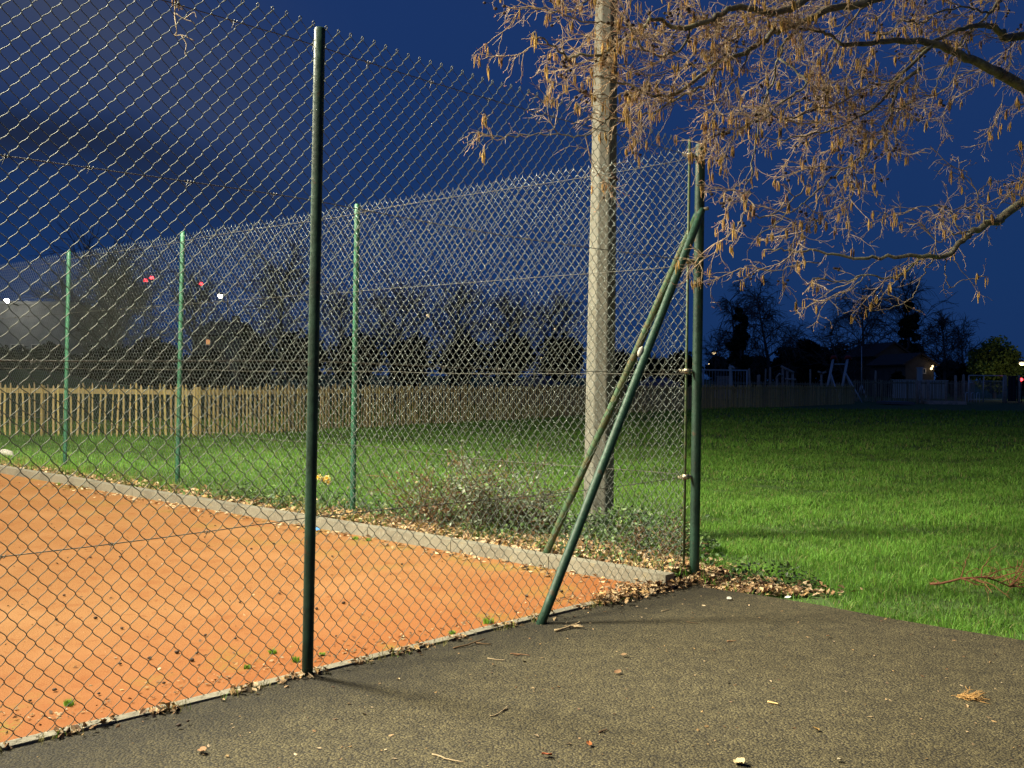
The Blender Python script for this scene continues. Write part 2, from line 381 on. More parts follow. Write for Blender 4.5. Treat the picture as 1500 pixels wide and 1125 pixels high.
def post(parent, base, H, rad, m, lean=(0, 0), name='post', n=20):
    b = MB(); top = base + np.array([lean[0], lean[1], H])
    zz = np.linspace(0, 1, 12); P = base[None] * (1 - zz)[:, None] + top[None] * zz[:, None]
    P = np.vstack([P, top + [0, 0, .006]]); rr = np.full(13, rad); rr[-1] = rad * .85
    b.tube(P, rr, n)
    return b.build(name, m, parent)

def line_wire(parent, A, u, nrm, t0, t1, z, sag, seed):
    g = np.random.default_rng(seed); b = MB(); n = 60
    t = np.linspace(t0, t1, n); P = A[None] + u[None] * t[:, None]; P = P + nrm[None] * (.004 + .002 * np.sin(t * 40))[:, None]
    P[:, 2] = z + .006 * np.sin(t * 2.1 + seed) - sag * np.sin(np.pi * ((t % 2.95) / 2.95))
    b.tube(P, .0021, 5)
    # wrapped tie wires
    x = t0 + .3
    while x < t1:
        i = min(int((x - t0) / (t1 - t0) * (n - 1)), n - 1); c = P[i]
        th = np.linspace(0, 14, 30); Q = c[None] + u[None] * ((th / 14 - .5) * .028)[:, None] + nrm[None] * (np.cos(th) * .0055)[:, None]
        Q[:, 2] += np.sin(th) * .0055
        b.tube(Q, .0016, 4, cap=False)
        b.tube(np.array([c, c + u * .012 + [0, 0, -.02 - .015 * g.random()]]), .0014, 4)
        x += .33 + .12 * g.random()
    return b.build('line_wire', M['linew'], parent)

nearF = thing('chain_link_fence', C0, 'nearer green chain link fence running left from the corner post along the asphalt edge', 'fence')
b = MB(); link_mesh(b, C0 + UN * .085 + NN * .034, UN, NN, 5.75, .068, .0745, FH + .01, .012, .0017, 4, [0, .07, .22, .4, .6, .78, .93], True, 3)
b.build('wire_mesh', M['wire'], nearF)
post(nearF, C0 + [0, 0, -.1], FH + .10, .031, M['paintshade'], name='corner_post')
bc = MB(); bc.tube(np.array([C0 + [0, 0, FH], C0 + [0, 0, FH + .012]]), [.033, .026], 20)
p1 = np.array(G(450, 990, ASPH_Z)); p1[2] = -.1
pt = W(468.5, 43, 4.36)
post(nearF, p1, pt[2] + .1, .0235, M['paintshade'], lean=(pt[0] - p1[0], pt[1] - p1[1]))
post(nearF, C0 + UN * 5.9 + [0, 0, -.1] - NN * .0, FH + .1, .0235, M['paint'])
for i, z in enumerate((2.672, 2.005, 1.318, .652)): line_wire(nearF, C0 + NN * .038, UN, NN, .02, 5.7, z, .012, i)
# tension bar beside the corner post with brackets
b = MB(); P = C0 + UN * .075 + NN * .03
b.tube(np.array([P + [0, 0, .05], P + [0, 0, FH + .03]]), .0085, 8); bar = b.build('tension_bar', M['barpaint'], nearF)
for z in (2.665, 2.005, 1.315, .652):
    b = MB(); a = C0 + [0, 0, z]
    b.tube(np.array([a - UN * .042, a + UN * .11]) + NN * .02, .0065, 8)                       # eye bolt
    b.tube(np.array([a - UN * .046, a - UN * .034]) + NN * .02, .012, 6)                       # nut
    b.tube(np.array([a + UN * .034, a + UN * .05]) + NN * .02, .014, 6)
    b.box(tuple(a + UN * .072 + NN * .026), (.035, .03, .03), math.atan2(UN[1], UN[0]))
    th = np.linspace(0, 16, 40); Q = (a + NN * .03)[None] + UN[None] * (.085 + th / 16 * .07)[:, None] + NN[None] * (np.cos(th) * .009)[:, None]; Q[:, 2] += np.sin(th) * .009
    b.tube(Q, .003, 5)
    b.build('bracket', M['galv'], nearF)
def brace(parent, top, base, rad, m, flat_dir):
    b = MB(); v = top - base; zz = np.linspace(0, 1, 14)
    P = base[None] + v[None] * zz[:, None]; rr = np.full(14, rad)
    b.tube(P, rr, 16)
    # flattened lug bolted to the post
    e = top + v / np.linalg.norm(v) * .05
    b.tube(np.array([top - v / np.linalg.norm(v) * .03, top + v / np.linalg.norm(v) * .01, e]), [rad, rad * .95, rad * .8], 12)
    br = b.build('brace', m, parent)
    bb = MB(); bb.tube(np.array([e - flat_dir * .03, e + flat_dir * .042]), .011, 8)
    bl = bb.build('bolt', M['galv'], br, frame=parent)
    return br
brA = brace(nearF, C0 + UN * .045 - NN * .034 + [0, 0, 2.29], np.array(G(783, 915, ASPH_Z)) + [0, 0, -.06] - NN * .01, .0245, M['paint'], -NN)
# pale lump of sealant on the brace
b = MB(); pc = np.array(W(938, 515, 5.98)); dv = (C0 + UN * .045 + [0, 0, 2.29]) - G(783, 915, ASPH_Z); dv = dv / np.linalg.norm(dv)
b.tube(pc[None] + dv[None] * np.linspace(-.035, .035, 7)[:, None] - np.array([0, .008, 0]), .017 * np.array([.3, .7, .95, 1, .95, .7, .3]), 10)
sl = b.build('sealant_lump', M['stone'], brA, frame=nearF)

farF = thing('chain_link_fence', C0 + UF * 3.4, 'farther green chain link fence receding left behind the orange court kerb', 'fence')
b = MB(); link_mesh(b, C0 + UF * .085 + NF * .03, UF, NF, 13.2, .068, .0745, FH - .02, .05, .0015, 3, [0, .14, .5, .86], False, 5)
b.build('wire_mesh', M['wirefar'], farF)
for (px, yt, yb, pxt) in ((518, 300, 760, 523.5), (260.5, 340, 716, 268), (95.5, 368, 698, 101)):
    a = (px - 750) / F; t_ = (1.167 - 6.46 * a) / (1.055 + a); base = C0 + np.array([-1.055 * t_, t_, 0]) - NF * .005
    base[2] = -.05; tp = W(pxt, yt, base[1]); 
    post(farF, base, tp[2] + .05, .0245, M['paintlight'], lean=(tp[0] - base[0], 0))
base = C0 + UF * 12.4; post(farF, base + [0, 0, -.05], FH + .05, .0245, M['paintlight'])
for i, z in enumerate((2.66, 1.99, 1.30, .66)): line_wire(farF, C0 + NF * .034, UF, NF, .02, 13.1, z, .015, 10 + i)
brace(farF, C0 + UF * .045 - NF * .03 + [0, 0, 2.29], np.array(G(789, 822, .02)) + [0, 0, -.06], .024, M['mossy'], -NF)

# ------------------------------------------------------------------ concrete pole
pb = G(876, 776, .02); pole = thing('concrete_pole', (pb[0], pb[1], 0), 'tall octagonal grey concrete pole standing behind the fence corner', 'pole')
b = MB(); zz = np.linspace(-.1, 8.2, 30); wv = np.interp(zz, [-.1, .0, 1.2, 4.4, 8.2], [.250, .246, .234, .180, .125])
P = np.stack([np.interp(zz, [0, 8], [pb[0], pb[0] + .02]), np.full(30, pb[1]), zz], 1)
ap = wv / 2 / math.cos(math.pi / 8); th = (np.arange(8) + .5) * math.pi / 4 - R_(4)
V = P[:, None] + ap[:, None, None] * np.stack([np.cos(th), np.sin(th), np.zeros(8)], 1)[None]
q = [(i * 8 + j, i * 8 + (j + 1) % 8, i * 8 + 8 + (j + 1) % 8, i * 8 + 8 + j) for i in range(29) for j in range(8)]
V = V.reshape(-1, 3); V = np.vstack([V, P[-1]]); tcap = [(29 * 8 + j, 29 * 8 + (j + 1) % 8, 240) for j in range(8)]
b.add(V, q, tcap); sh = b.build('shaft', M['concrete'], pole, smooth=False)
bv = sh.modifiers.new('bevel', 'BEVEL'); bv.width = .008; bv.segments = 2; bv.limit_method = 'ANGLE'; bv.angle_limit = R_(30)
b = MB(); b.tube(np.array([P[-1], P[-1] + [0, 0, .5]]), .03, 10); b.box(tuple(P[-1] + [-.0, 0, .5]), (1.0, .06, .06)); b.build('crossarm', M['dark'], pole)

# ------------------------------------------------------------------ floodlight mast that lights the court (outside the picture, left)
LP = np.array([-6.1, 7.4, 7.2])
mast = thing('floodlight_mast', (LP[0], LP[1], 0), 'slim steel floodlight mast standing on the orange court with a lit lamp', 'floodlight')
b = MB(); b.tube(np.array([[LP[0], LP[1] + .35, 0], [LP[0], LP[1] + .35, LP[2] + .3]]), [.05, .035], 12); b.tube(np.array([[LP[0], LP[1] + .35, LP[2] + .25], [LP[0], LP[1], LP[2] + .35]]), .02, 8); b.build('mast_pole', M['dark'], mast)
b = MB(); b.tube(np.array([LP + [0, 0, .06], LP + [0, 0, .2], LP + [0, 0, .34]]), [.24, .16, .05], 16, cap=True); b.build('lamp_shade', M['dark'], mast)
b = MB(); b.tube(np.array([LP + [0, 0, -.06], LP + [0, 0, -.02], LP + [0, 0, .04]]), [.03, .06, .06], 12); b.build('bulb', M['flood'], mast)
ld = bpy.data.lights.new('floodlight', 'SPOT'); ld.spot_size = R_(176); ld.spot_blend = .3; ld.energy = 16500; ld.color = (1, .91, .68); ld.shadow_soft_size = .85
lo = bpy.data.objects.new('floodlight', ld); COL.objects.link(lo); lo.parent = mast; lo.location = (0, 0, LP[2] - .42); lo.rotation_euler = (0, 0, 0)
# the luminaire's own light distribution: wide batwing, cut off towards the horizontal
ld.use_nodes = True; lt = ld.node_tree; le = lt.nodes['Emission']
lc = lt.nodes.new('ShaderNodeTexCoord'); lsx = lt.nodes.new('ShaderNodeSeparateXYZ'); lt.links.new(lc.outputs['Normal'], lsx.inputs[0])
lab = lt.nodes.new('ShaderNodeMath'); lab.operation = 'ABSOLUTE'; lt.links.new(lsx.outputs['Z'], lab.inputs[0])
lcv = lt.nodes.new('ShaderNodeValToRGB'); lt.links.new(lab.outputs[0], lcv.inputs[0]); le_ = lcv.color_ramp.elements
le_[0].position = .0; le_[0].color = (.14, .14, .14, 1); le_[1].position = 1; le_[1].color = (.15, .15, .15, 1)
for p_, v_ in ((.10, .34), (.20, .33), (.30, .36), (.38, .42), (.46, .54), (.56, .82), (.66, .95), (.80, .50), (.92, .22)):
    x_ = le_.new(p_); x_.color = (v_, v_, v_, 1)
lt.links.new(lcv.outputs[0], le.inputs['Strength'])

# second mast of the same court, nearer and out of the picture behind the left shoulder
def batwing(l_):
    l_.use_nodes = True; lt = l_.node_tree; le = lt.nodes['Emission']
    lc = lt.nodes.new('ShaderNodeTexCoord'); lsx = lt.nodes.new('ShaderNodeSeparateXYZ'); lt.links.new(lc.outputs['Normal'], lsx.inputs[0])
    lab = lt.nodes.new('ShaderNodeMath'); lab.operation = 'ABSOLUTE'; lt.links.new(lsx.outputs['Z'], lab.inputs[0])
    lcv = lt.nodes.new('ShaderNodeValToRGB'); lt.links.new(lab.outputs[0], lcv.inputs[0]); le_ = lcv.color_ramp.elements
    le_[0].position = .06; le_[0].color = (0, 0, 0, 1); le_[1].position = 1; le_[1].color = (.15, .15, .15, 1)
    for p_, v_ in ((.26, .13), (.36, .27), (.46, .48), (.56, .78), (.66, 1.0), (.74, .66), (.80, .46), (.92, .22)):
        x_ = le_.new(p_); x_.color = (v_, v_, v_, 1)
    lt.links.new(lcv.outputs[0], le.inputs['Strength'])
LP2 = np.array([-6.6, 1.5, 7.2])
m2_ = thing('floodlight_mast', (LP2[0], LP2[1], 0), 'second slim floodlight mast on the court, nearer the path than the other', 'floodlight')
b = MB(); b.tube(np.array([[LP2[0] - .35, LP2[1], 0], [LP2[0] - .35, LP2[1], LP2[2] + .3]]), [.05, .035], 12); b.tube(np.array([[LP2[0] - .35, LP2[1], LP2[2] + .25], [LP2[0], LP2[1], LP2[2] + .35]]), .02, 8); b.build('mast_pole', M['dark'], m2_)
b = MB(); b.tube(np.array([LP2 + [0, 0, .06], LP2 + [0, 0, .2], LP2 + [0, 0, .34]]), [.24, .16, .05], 16, cap=True); b.build('lamp_shade', M['dark'], m2_)
b = MB(); b.tube(np.array([LP2 + [0, 0, -.06], LP2 + [0, 0, -.02], LP2 + [0, 0, .04]]), [.03, .06, .06], 12); b.build('bulb', M['flood'], m2_)
l2 = bpy.data.lights.new('floodlight', 'SPOT'); l2.spot_size = R_(176); l2.spot_blend = .3; l2.energy = 11000; l2.color = (1, .91, .68); l2.shadow_soft_size = .8; batwing(l2)
lo2 = bpy.data.objects.new('floodlight', l2); COL.objects.link(lo2); lo2.parent = m2_; lo2.location = (0, 0, LP2[2] - .42)

# ------------------------------------------------------------------ grass blades
def blades(mb, P, h, wd, cols):
    n = len(P); a = rng.random(n) * 2 * np.pi; lean = rng.normal(0, .6, n); la = rng.random(n) * 2 * np.pi
    dx = np.stack([np.cos(a), np.sin(a), np.zeros(n)], 1) * wd[:, None] / 2
    ld = np.stack([np.cos(la), np.sin(la), np.zeros(n)], 1) * (np.abs(lean) * h)[:, None]
    up = np.array([0, 0, 1.0])[None] * h[:, None]
    v = np.stack([P - dx, P + dx, P + up * .55 + ld * .35 + dx * .75, P + up * .55 + ld * .35 - dx * .75, P + up * .92 + ld * 1.15], 1)
    i = np.arange(n)[:, None] * 5
    mb.add(v.reshape(-1, 3), i + np.array([[0, 1, 2, 3]]), i + np.array([[3, 2, 4]]), np.repeat(cols, 5, 0))
def fbm(p, seed):
    return sum(vnoise(p @ np.array([[np.cos(a_), -np.sin(a_)], [np.sin(a_), np.cos(a_)]]), f_, seed + a_) * w_ for a_, f_, w_ in ((.3, .6, 1), (1.2, 1.3, .7), (2.3, 2.9, .5)))
def vnoise(p, s, seed=0):
    x = p[:, 0] * s; y = p[:, 1] * s
    return (np.sin(x * 1.3 + seed) * np.cos(y * 1.7 - seed) + np.sin(x * 2.9 + y * 2.1 + seed * 2) * .6 + np.sin(-x * 4.7 + y * 5.3 + 1.3) * .4) / 2
EP = np.array([p[:2] for p in EDGE] + [edge_ext[0]])
def on_lawn(p):
    # behind the verge/far kerb on the left; behind the asphalt edge on the right
    d = (p[:, 0] - K0[0]) * KN[0] + (p[:, 1] - K0[1]) * KN[1]
    ye = np.interp(p[:, 0], EP[:, 0], EP[:, 1])
    return np.where(p[:, 0] > EP[0, 0], p[:, 1] > ye + .01 * 0, d > .13)
def verge_z(p):
    d = (p[:, 0] - K0[0]) * KN[0] + (p[:, 1] - K0[1]) * KN[1]
    z = np.interp(d, [q[0] for q in prof], [q[1] for q in prof]); f_ = np.clip((1.45 - p[:, 0]) / .3, 0, 1); return np.maximum((z + .07) * f_ - .07, -.045)
gb = MB()
for (y0, y1, dens, hh, ww) in ((5.0, 9, 6500, .044, .0042), (9, 13, 4000, .047, .0055), (13, 19, 1800, .052, .0085), (19, 30, 420, .07, .017), (30, 46, 90, .09, .035)):
    wd_ = 1.16 * y1 + 7; n = int((y1 - y0) * wd_ * dens); p = np.stack([(rng.random(n) - .5) * wd_ + 1.5, y0 + rng.random(n) * (y1 - y0)], 1)
    p = p[on_lawn(p)]; out_ = np.clip((np.abs(p[:, 0]) - .53 * p[:, 1] - .6) / 2, 0, 1); p = p[rng.random(len(p)) > .7 * out_]
    d = (p[:, 0] - K0[0]) * KN[0] + (p[:, 1] - K0[1]) * KN[1]
    # thin out in the leaf-litter strip and along the path margin
    bare = np.clip((1.25 + .4 * vnoise(p, 2.1, 3) - d) / .7, 0, 1) * (p[:, 0] > -3.2) * (p[:, 0] < 1.9) + np.clip((.45 + .25 * vnoise(p, 2, 1) - d) / .3, 0, 1) * (p[:, 0] <= -3.2)
    bare = np.maximum(bare, np.clip(1 - np.hypot(p[:, 0] - 1.6, p[:, 1] - 6.38) / .6, 0, 1) * 1.6)
    keep = rng.random(len(p)) > np.clip(bare, 0, 1) * .93; p = p[keep]; d = d[keep]
    pn = fbm(p, 5) * .8; pn2 = vnoise(p, 3.7, 9)
    keep = rng.random(len(p)) < np.clip(.78 + .5 * pn2 + .2 * pn, .15, 1); p = p[keep]; pn = pn[keep]; pn2 = pn2[keep]; n = len(p)
    h = hh * np.clip(rng.normal(.88, .3, n), .25, 1.9) * (1 + .45 * pn + .4 * pn2)
    c = np.array([1, 1, 1])[None] * (rng.normal(1, .22, n) + .36 * pn + .18 * pn2)[:, None]
    dry = rng.random(n) < .07; c = np.where(dry[:, None], np.array([[2.6, 1.25, 3.5]]) * .8, c); c[:, 0] *= 1 + .35 * (rng.random(n) - .4)
    P3 = np.hstack([p, verge_z(p)[:, None]])
    blades(gb, P3, h, np.full(n, ww) * (.7 + .6 * rng.random(n)), np.clip(c, .15, 4))
n = 900; t = rng.random(n) * 5.6; d = rng.normal(-.035, .02, n); p = C0[None] + UN[None] * t[:, None] + NN[None] * d[:, None]; k_ = vnoise(np.stack([t, t * 0], 1), 6, 4) > .1; p = p[k_]; n = len(p); p[:, 2] = ASPH_Z
blades(gb, p, .018 + .035 * rng.random(n), np.full(n, .0035), np.where(rng.random((n, 1)) < .75, np.array([[2.3, .95, 2.8]]), np.array([[1.2, 1.0, 1.]])) * (.5 + .6 * rng.random((n, 1))))
n = 5200; t = rng.random(n) * 13; d = .12 + np.abs(rng.normal(0, .3, n)); p = K0[None] + KU[None] * t[:, None] + KN[None] * d[:, None]; k_ = vnoise(p, 2.8, 7) > -.2; p = p[k_]; n = len(p); p[:, 2] = verge_z(p)
blades(gb, p, .05 + .13 * rng.random(n) ** 2, np.full(n, .0045), np.where(rng.random((n, 1)) < .6, np.array([[2.2, .95, 2.6]]), np.array([[1.1, 1.0, 1.]])) * (.5 + .6 * rng.random((n, 1))))
o = gb.build('grass', M['blade'], smooth=True); props(o, kind='stuff')

# ------------------------------------------------------------------ leaf shapes
def leaves(mb, P, size, cols, flat=.5, curl=.35):
    n = len(P); g = rng
    nv = np.stack([g.normal(0, flat, n), g.normal(0, flat, n), np.ones(n)], 1); nv /= np.linalg.norm(nv, axis=1)[:, None]
    a = g.normal(0, 1, (n, 3)); a -= (a * nv).sum(1)[:, None] * nv; a /= np.linalg.norm(a, axis=1)[:, None]
    bb = np.cross(nv, a); s = size[:, None]
    cu = (curl * g.normal(0, 1, n))[:, None] * s
    v = np.stack([P - a * s * .5, P + bb * s * .34 + nv * cu * .6, P + a * s * .55 + nv * cu * .3, P - bb * s * .34 + nv * cu * .6, P], 1)
    i = np.arange(n)[:, None] * 5
    t = np.concatenate([i + np.array([[0, 1, 4]]), i + np.array([[1, 2, 4]]), i + np.array([[2, 3, 4]]), i + np.array([[3, 0, 4]])], 0)
    mb.add(v.reshape(-1, 3), None, t, np.repeat(cols, 5, 0))
LB = np.array([[.36, .24, .13], [.48, .35, .2], [.24, .14, .07], [.55, .42, .27], [.16, .10, .06], [.42, .27, .12]])
GR = np.array([[.06, .12, .03], [.09, .16, .045], [.045, .08, .035], [.13, .20, .06], [.07, .12, .06]])
# fallen leaves in the strip by the kerb and round the corner post
lb = MB(); n = 11000
t = rng.random(n) * 5.0 - .0; d = .12 + np.abs(rng.normal(0, .42, n)); t2 = rng.random(n)
p = K0[None] + KU[None] * t[:, None] + KN[None] * d[:, None]
keep = rng.random(n) < np.clip(1.15 - t / 5 - d * .35, .12, 1); p = p[keep]; n = len(p)
p[:, 2] = verge_z(p) + .006 + rng.random(n) * .03
leaves(lb, p, .028 + rng.random(n) * .035, LB[rng.integers(0, 6, n)] * (.6 + .6 * rng.random((n, 1))), .5)
n = 2200; r = np.abs(rng.normal(0, .36, n)); a = rng.random(n) * 2 * np.pi
p = np.stack([1.5 + r * np.cos(a) * .9, 6.34 + r * np.sin(a) * .6 - (r * np.cos(a)) * .45, np.full(n, 0)], 1); ye = np.interp(p[:, 0], EP[:, 0], EP[:, 1])
p = p[(p[:, 1] > ye - .02) | (p[:, 0] < 1.2)]; p = p[p[:, 1] > np.interp(p[:, 0], [0, .9, 1.3], [9, 6.2, 6.15])]; n = len(p); p[:, 2] = -.03 + rng.random(n) * .03
leaves(lb, p, .022 + rng.random(n) * .03, LB[rng.integers(0, 6, n)] * (.5 + .6 * rng.random((n, 1))), .5)
# far left strip, sparse
n = 1500; t = 4.5 + rng.random(n) * 9; d = .12 + np.abs(rng.normal(0, .2, n)); p = K0[None] + KU[None] * t[:, None] + KN[None] * d[:, None]; p[:, 2] = verge_z(p) + .01 + rng.random(n) * .02
leaves(lb, p, .03 + rng.random(n) * .035, LB[rng.integers(0, 6, n)] * (.5 + .5 * rng.random((n, 1))), .5)
# crumbs along the near kerb on the asphalt side and the court margin
n = 1300; t = rng.random(n) ** .8 * 5.6; d = -np.abs(rng.normal(.0, .035, n)) + .01
clump = vnoise(np.stack([t, t * 0], 1), 7, 2) > -.05 ; t = t[clump]; d = d[clump]; n = len(t)
p = C0[None] + UN[None] * t[:, None] + NN[None] * d[:, None]; p[:, 2] = ASPH_Z + .004 + rng.random(n) * .02
leaves(lb, p, .012 + rng.random(n) * .026, LB[rng.integers(0, 6, n)] * (.5 + .6 * rng.random((n, 1))), .6)
n = 700; t = rng.random(n) * 7.5; d = .12 + np.abs(rng.normal(0, .10, n)); p = C0[None] + UN[None] * t[:, None] + NN[None] * d[:, None]; p[:, 2] = .004 + rng.random(n) * .006
leaves(lb, p, .008 + rng.random(n) * .016, LB[rng.integers(0, 6, n)] * (.35 + .5 * rng.random((n, 1))), .25)
n = 420; t = rng.random(n) * 8; d = -.02 - np.abs(rng.normal(0, .12, n)); p = K0[None] + KU[None] * t[:, None] + KN[None] * d[:, None]; p[:, 2] = .005 + rng.random(n) * .01
leaves(lb, p, .02 + rng.random(n) * .035, LB[rng.integers(0, 6, n)] * (.5 + .6 * rng.random((n, 1))), .25)
# scattered chips on court and asphalt
n = 3600; p = np.stack([rng.random(n) * 9 - 6, 3 + rng.random(n) * 10, np.full(n, .004)], 1)
ins = ((p - C0) @ NN > .1) & ((p - K0) @ KN < -.05); p = p[ins]; n = len(p)
leaves(lb, p, .005 + rng.random(n) ** 3 * .02, LB[rng.integers(0, 6, n)] * (.15 + .7 * rng.random((n, 1))), .2)
n = 1500; p = np.stack([rng.random(n) * 6 - 2, 2.6 + rng.random(n) * 4, np.full(n, ASPH_Z + .003)], 1)
ye = np.interp(p[:, 0], EP[:, 0], EP[:, 1]); ins = ((p - C0) @ NN < -.05) & (p[:, 1] < np.where(p[:, 0] > 1.2, ye, 6.4)); p = p[ins]; n = len(p)
leaves(lb, p, .005 + rng.random(n) ** 3 * .02, LB[rng.integers(0, 6, n)] * (.4 + .6 * rng.random((n, 1))), .2)
n = 1500; t = rng.random(n) ** 1.6 * 1.25 - .25; d = -.02 + rng.normal(0, .05, n); p = C0[None] + UN[None] * t[:, None] + NN[None] * d[:, None]; p[:, 2] = ASPH_Z + .004 + rng.random(n) * .05
leaves(lb, p, .014 + rng.random(n) * .03, LB[rng.integers(0, 6, n)] * (.5 + .6 * rng.random((n, 1))), .6)
o = lb.build('leaf_litter', M['litter'], smooth=False); props(o, kind='stuff')
# low ivy and weeds as ground cover
iv = MB(); n = 5200
t = rng.random(n) * 5.6 - .3; d = .14 + np.abs(rng.normal(.25, .33, n)); p = K0[None] + KU[None] * t[:, None] + KN[None] * d[:, None]
keep = vnoise(p, 2.4, 4) + .25 * rng.normal(0, 1, n) > .15; p = p[keep]; n = len(p)
p[:, 2] = verge_z(p) + .02 + rng.random(n) * .11 * (1 + vnoise(p, 5, 1))
leaves(iv, p, .022 + rng.random(n) * .026, GR[rng.integers(0, 5, n)] * (.7 + .7 * rng.random((n, 1))), .7)
n = 2600; a = rng.random(n) * 2 * np.pi; r = rng.random(n) ** .6 * .62; p = np.stack([.86 + r * np.cos(a) * 1.15, 7.75 + r * np.sin(a) * .8, np.zeros(n)], 1)
p[:, 2] = .02 + rng.random(n) * .28 * (1 - (r / .64) ** 2)
leaves(iv, p, .022 + rng.random(n) * .026, GR[rng.integers(0, 5, n)] * (.7 + .8 * rng.random((n, 1))), .8)
n = 380; a = rng.random(n) * 2 * np.pi; r = rng.random(n) ** .6 * .4; p = np.stack([1.6 + r * np.cos(a), 6.5 + r * np.sin(a) * .5, np.zeros(n)], 1)
p[:, 2] = -.03 + rng.random(n) * .17 * (1 - (r / .42) ** 2); p = p[p[:, 0] > 1.25]; n = len(p)
leaves(iv, p, .016 + rng.random(n) * .02, GR[rng.integers(0, 5, n)] * (.35 + .5 * rng.random((n, 1))), .8)
o = iv.build('ivy_ground_cover', M['leafy'], smooth=False); props(o, kind='stuff')

# ------------------------------------------------------------------ bramble bushes
def walk(p, d, L, n, wob, droop=0, g=rng):
    out = [np.array(p, float)]; d = np.array(d, float); d /= np.linalg.norm(d)
    for i in range(n):
        d = d + g.normal(0, wob, 3); d[2] -= droop; d /= np.linalg.norm(d) + 1e-9
        out.append(out[-1] + d * L / n)
    return np.array(out)
def bush(name, c, rad, ht, nst, nleaf, gcol, label, seed):
    g = np.random.default_rng(seed); root = thing(name, (c[0], c[1], c[2]), label, 'bush')
    b = MB(); lf = MB(); pts = []
    for i in range(nst):
        a = g.random() * 6.28; r0 = g.random() ** .5 * rad * .6
        st = c + np.array([math.cos(a) * r0, math.sin(a) * r0 * .7, 0]); 
        P = walk(st, (math.cos(a) * .5, math.sin(a) * .4, 1.1), ht * (.75 + .75 * g.random()), 7, .24, .06, g)
        b.tube(P, np.linspace(.004, .0015, 8), 4, col=np.array([.40, .25, .19]) * (.5 + .8 * g.random()))
        pts.append(P[2:])
        for k in range(3):
            Q = walk(P[g.integers(2, 7)], g.normal(0, 1, 3) + [0, 0, .3], .1 + .15 * g.random(), 4, .3, .08, g)
            b.tube(Q, np.linspace(.0022, .001, 5), 3, col=np.array([.42, .28, .2]) * (.5 + .8 * g.random())); pts.append(Q)
    pts = np.vstack(pts); idx = g.integers(0, len(pts), nleaf); p = pts[idx] + g.normal(0, .025, (nleaf, 3)); p[:, 2] = np.maximum(p[:, 2], c[2] + .01)
    leaves(lf, p, .018 + g.random(nleaf) * .022, gcol[g.integers(0, len(gcol), nleaf)] * (.6 + .8 * g.random((nleaf, 1))), 1.0)
    b.build('stem', M['twig'], root); lf.build('foliage', M['leafy'], root, smooth=False); return root
GREY = np.array([[.17, .21, .15], [.23, .27, .20], [.15, .2, .12], [.12, .2, .06]]); MIX = np.vstack([GR, GREY, LB[:3] * .6])
bush('bramble_bush', np.array(G(722, 780, .04)), .42, .58, 70, 2800, GREY, 'tangled bramble bush with grey green leaves behind the far fence', 1)
bush('bramble_bush', np.array(G(655, 772, .04)), .46, .50, 80, 1200, MIX, 'low brown twiggy scrub with few leaves left of the grey green bramble', 2)
bush('bramble_bush', np.array(G(775, 775, .04)), .28, .22, 24, 600, MIX, 'small leafy scrub between the bramble and the concrete pole', 3)
bush('bramble_bush', np.array(G(960, 815, .04)), .30, .22, 26, 500, MIX, 'small scrub in fallen leaves between the concrete pole and corner post', 4)

# ------------------------------------------------------------------ daffodils
db = np.array(G(475, 748, .04)); daf = thing('daffodil_clump', db, 'clump of pale yellow daffodils growing behind the far fence kerb', 'flowers')
b = MB(); n = 60; p = db + rng.normal(0, .035, (n, 3)) * [1, .7, 0]
blades(b, p, .15 + rng.random(n) * .11, np.full(n, .009), np.tile([[1.3, 1.2, 2.2]], (n, 1))); b.build('leaf', M['blade'], daf)
for k, (fx, fy) in enumerate(((467, 699), (473, 702), (479, 700), (481, 706))):
    fp = np.array(W(fx, fy, db[1] - .01 + .02 * k)); b = MB(); fd = np.array([rng.normal(0, .5), -1, .15]); fd /= np.linalg.norm(fd)
    s1 = np.cross(fd, [0, 0, 1]); s2 = np.cross(s1, fd)
    for j in range(6):
        a = j * math.pi / 3; dr = s1 * math.cos(a) + s2 * math.sin(a); pr = np.cross(dr, fd)
        b.add([fp, fp + dr * .018 + pr * .010, fp + dr * .036 - fd * .004, fp + dr * .018 - pr * .010], [(0, 1, 2, 3)], col=(1.0, 1.08, 1.7))
    b.tube(np.array([fp, fp + fd * .012, fp + fd * .022]), [.006, .009, .013], 8, cap=False, col=(1, .85, .4))
    fl = b.build('flower', M['flower'], daf, smooth=False)
    b = MB(); b.tube(np.array([db + [.01 * k, 0, 0], (db + fp) / 2 + [.004, 0, .04], fp - fd * .01]), .0025, 5); b.build('stalk', M['leafy'], daf).data.color_attributes[0].data.foreach_set('color', np.tile([.1, .17, .05, 1], len(b.v[0])).astype(np.float32))

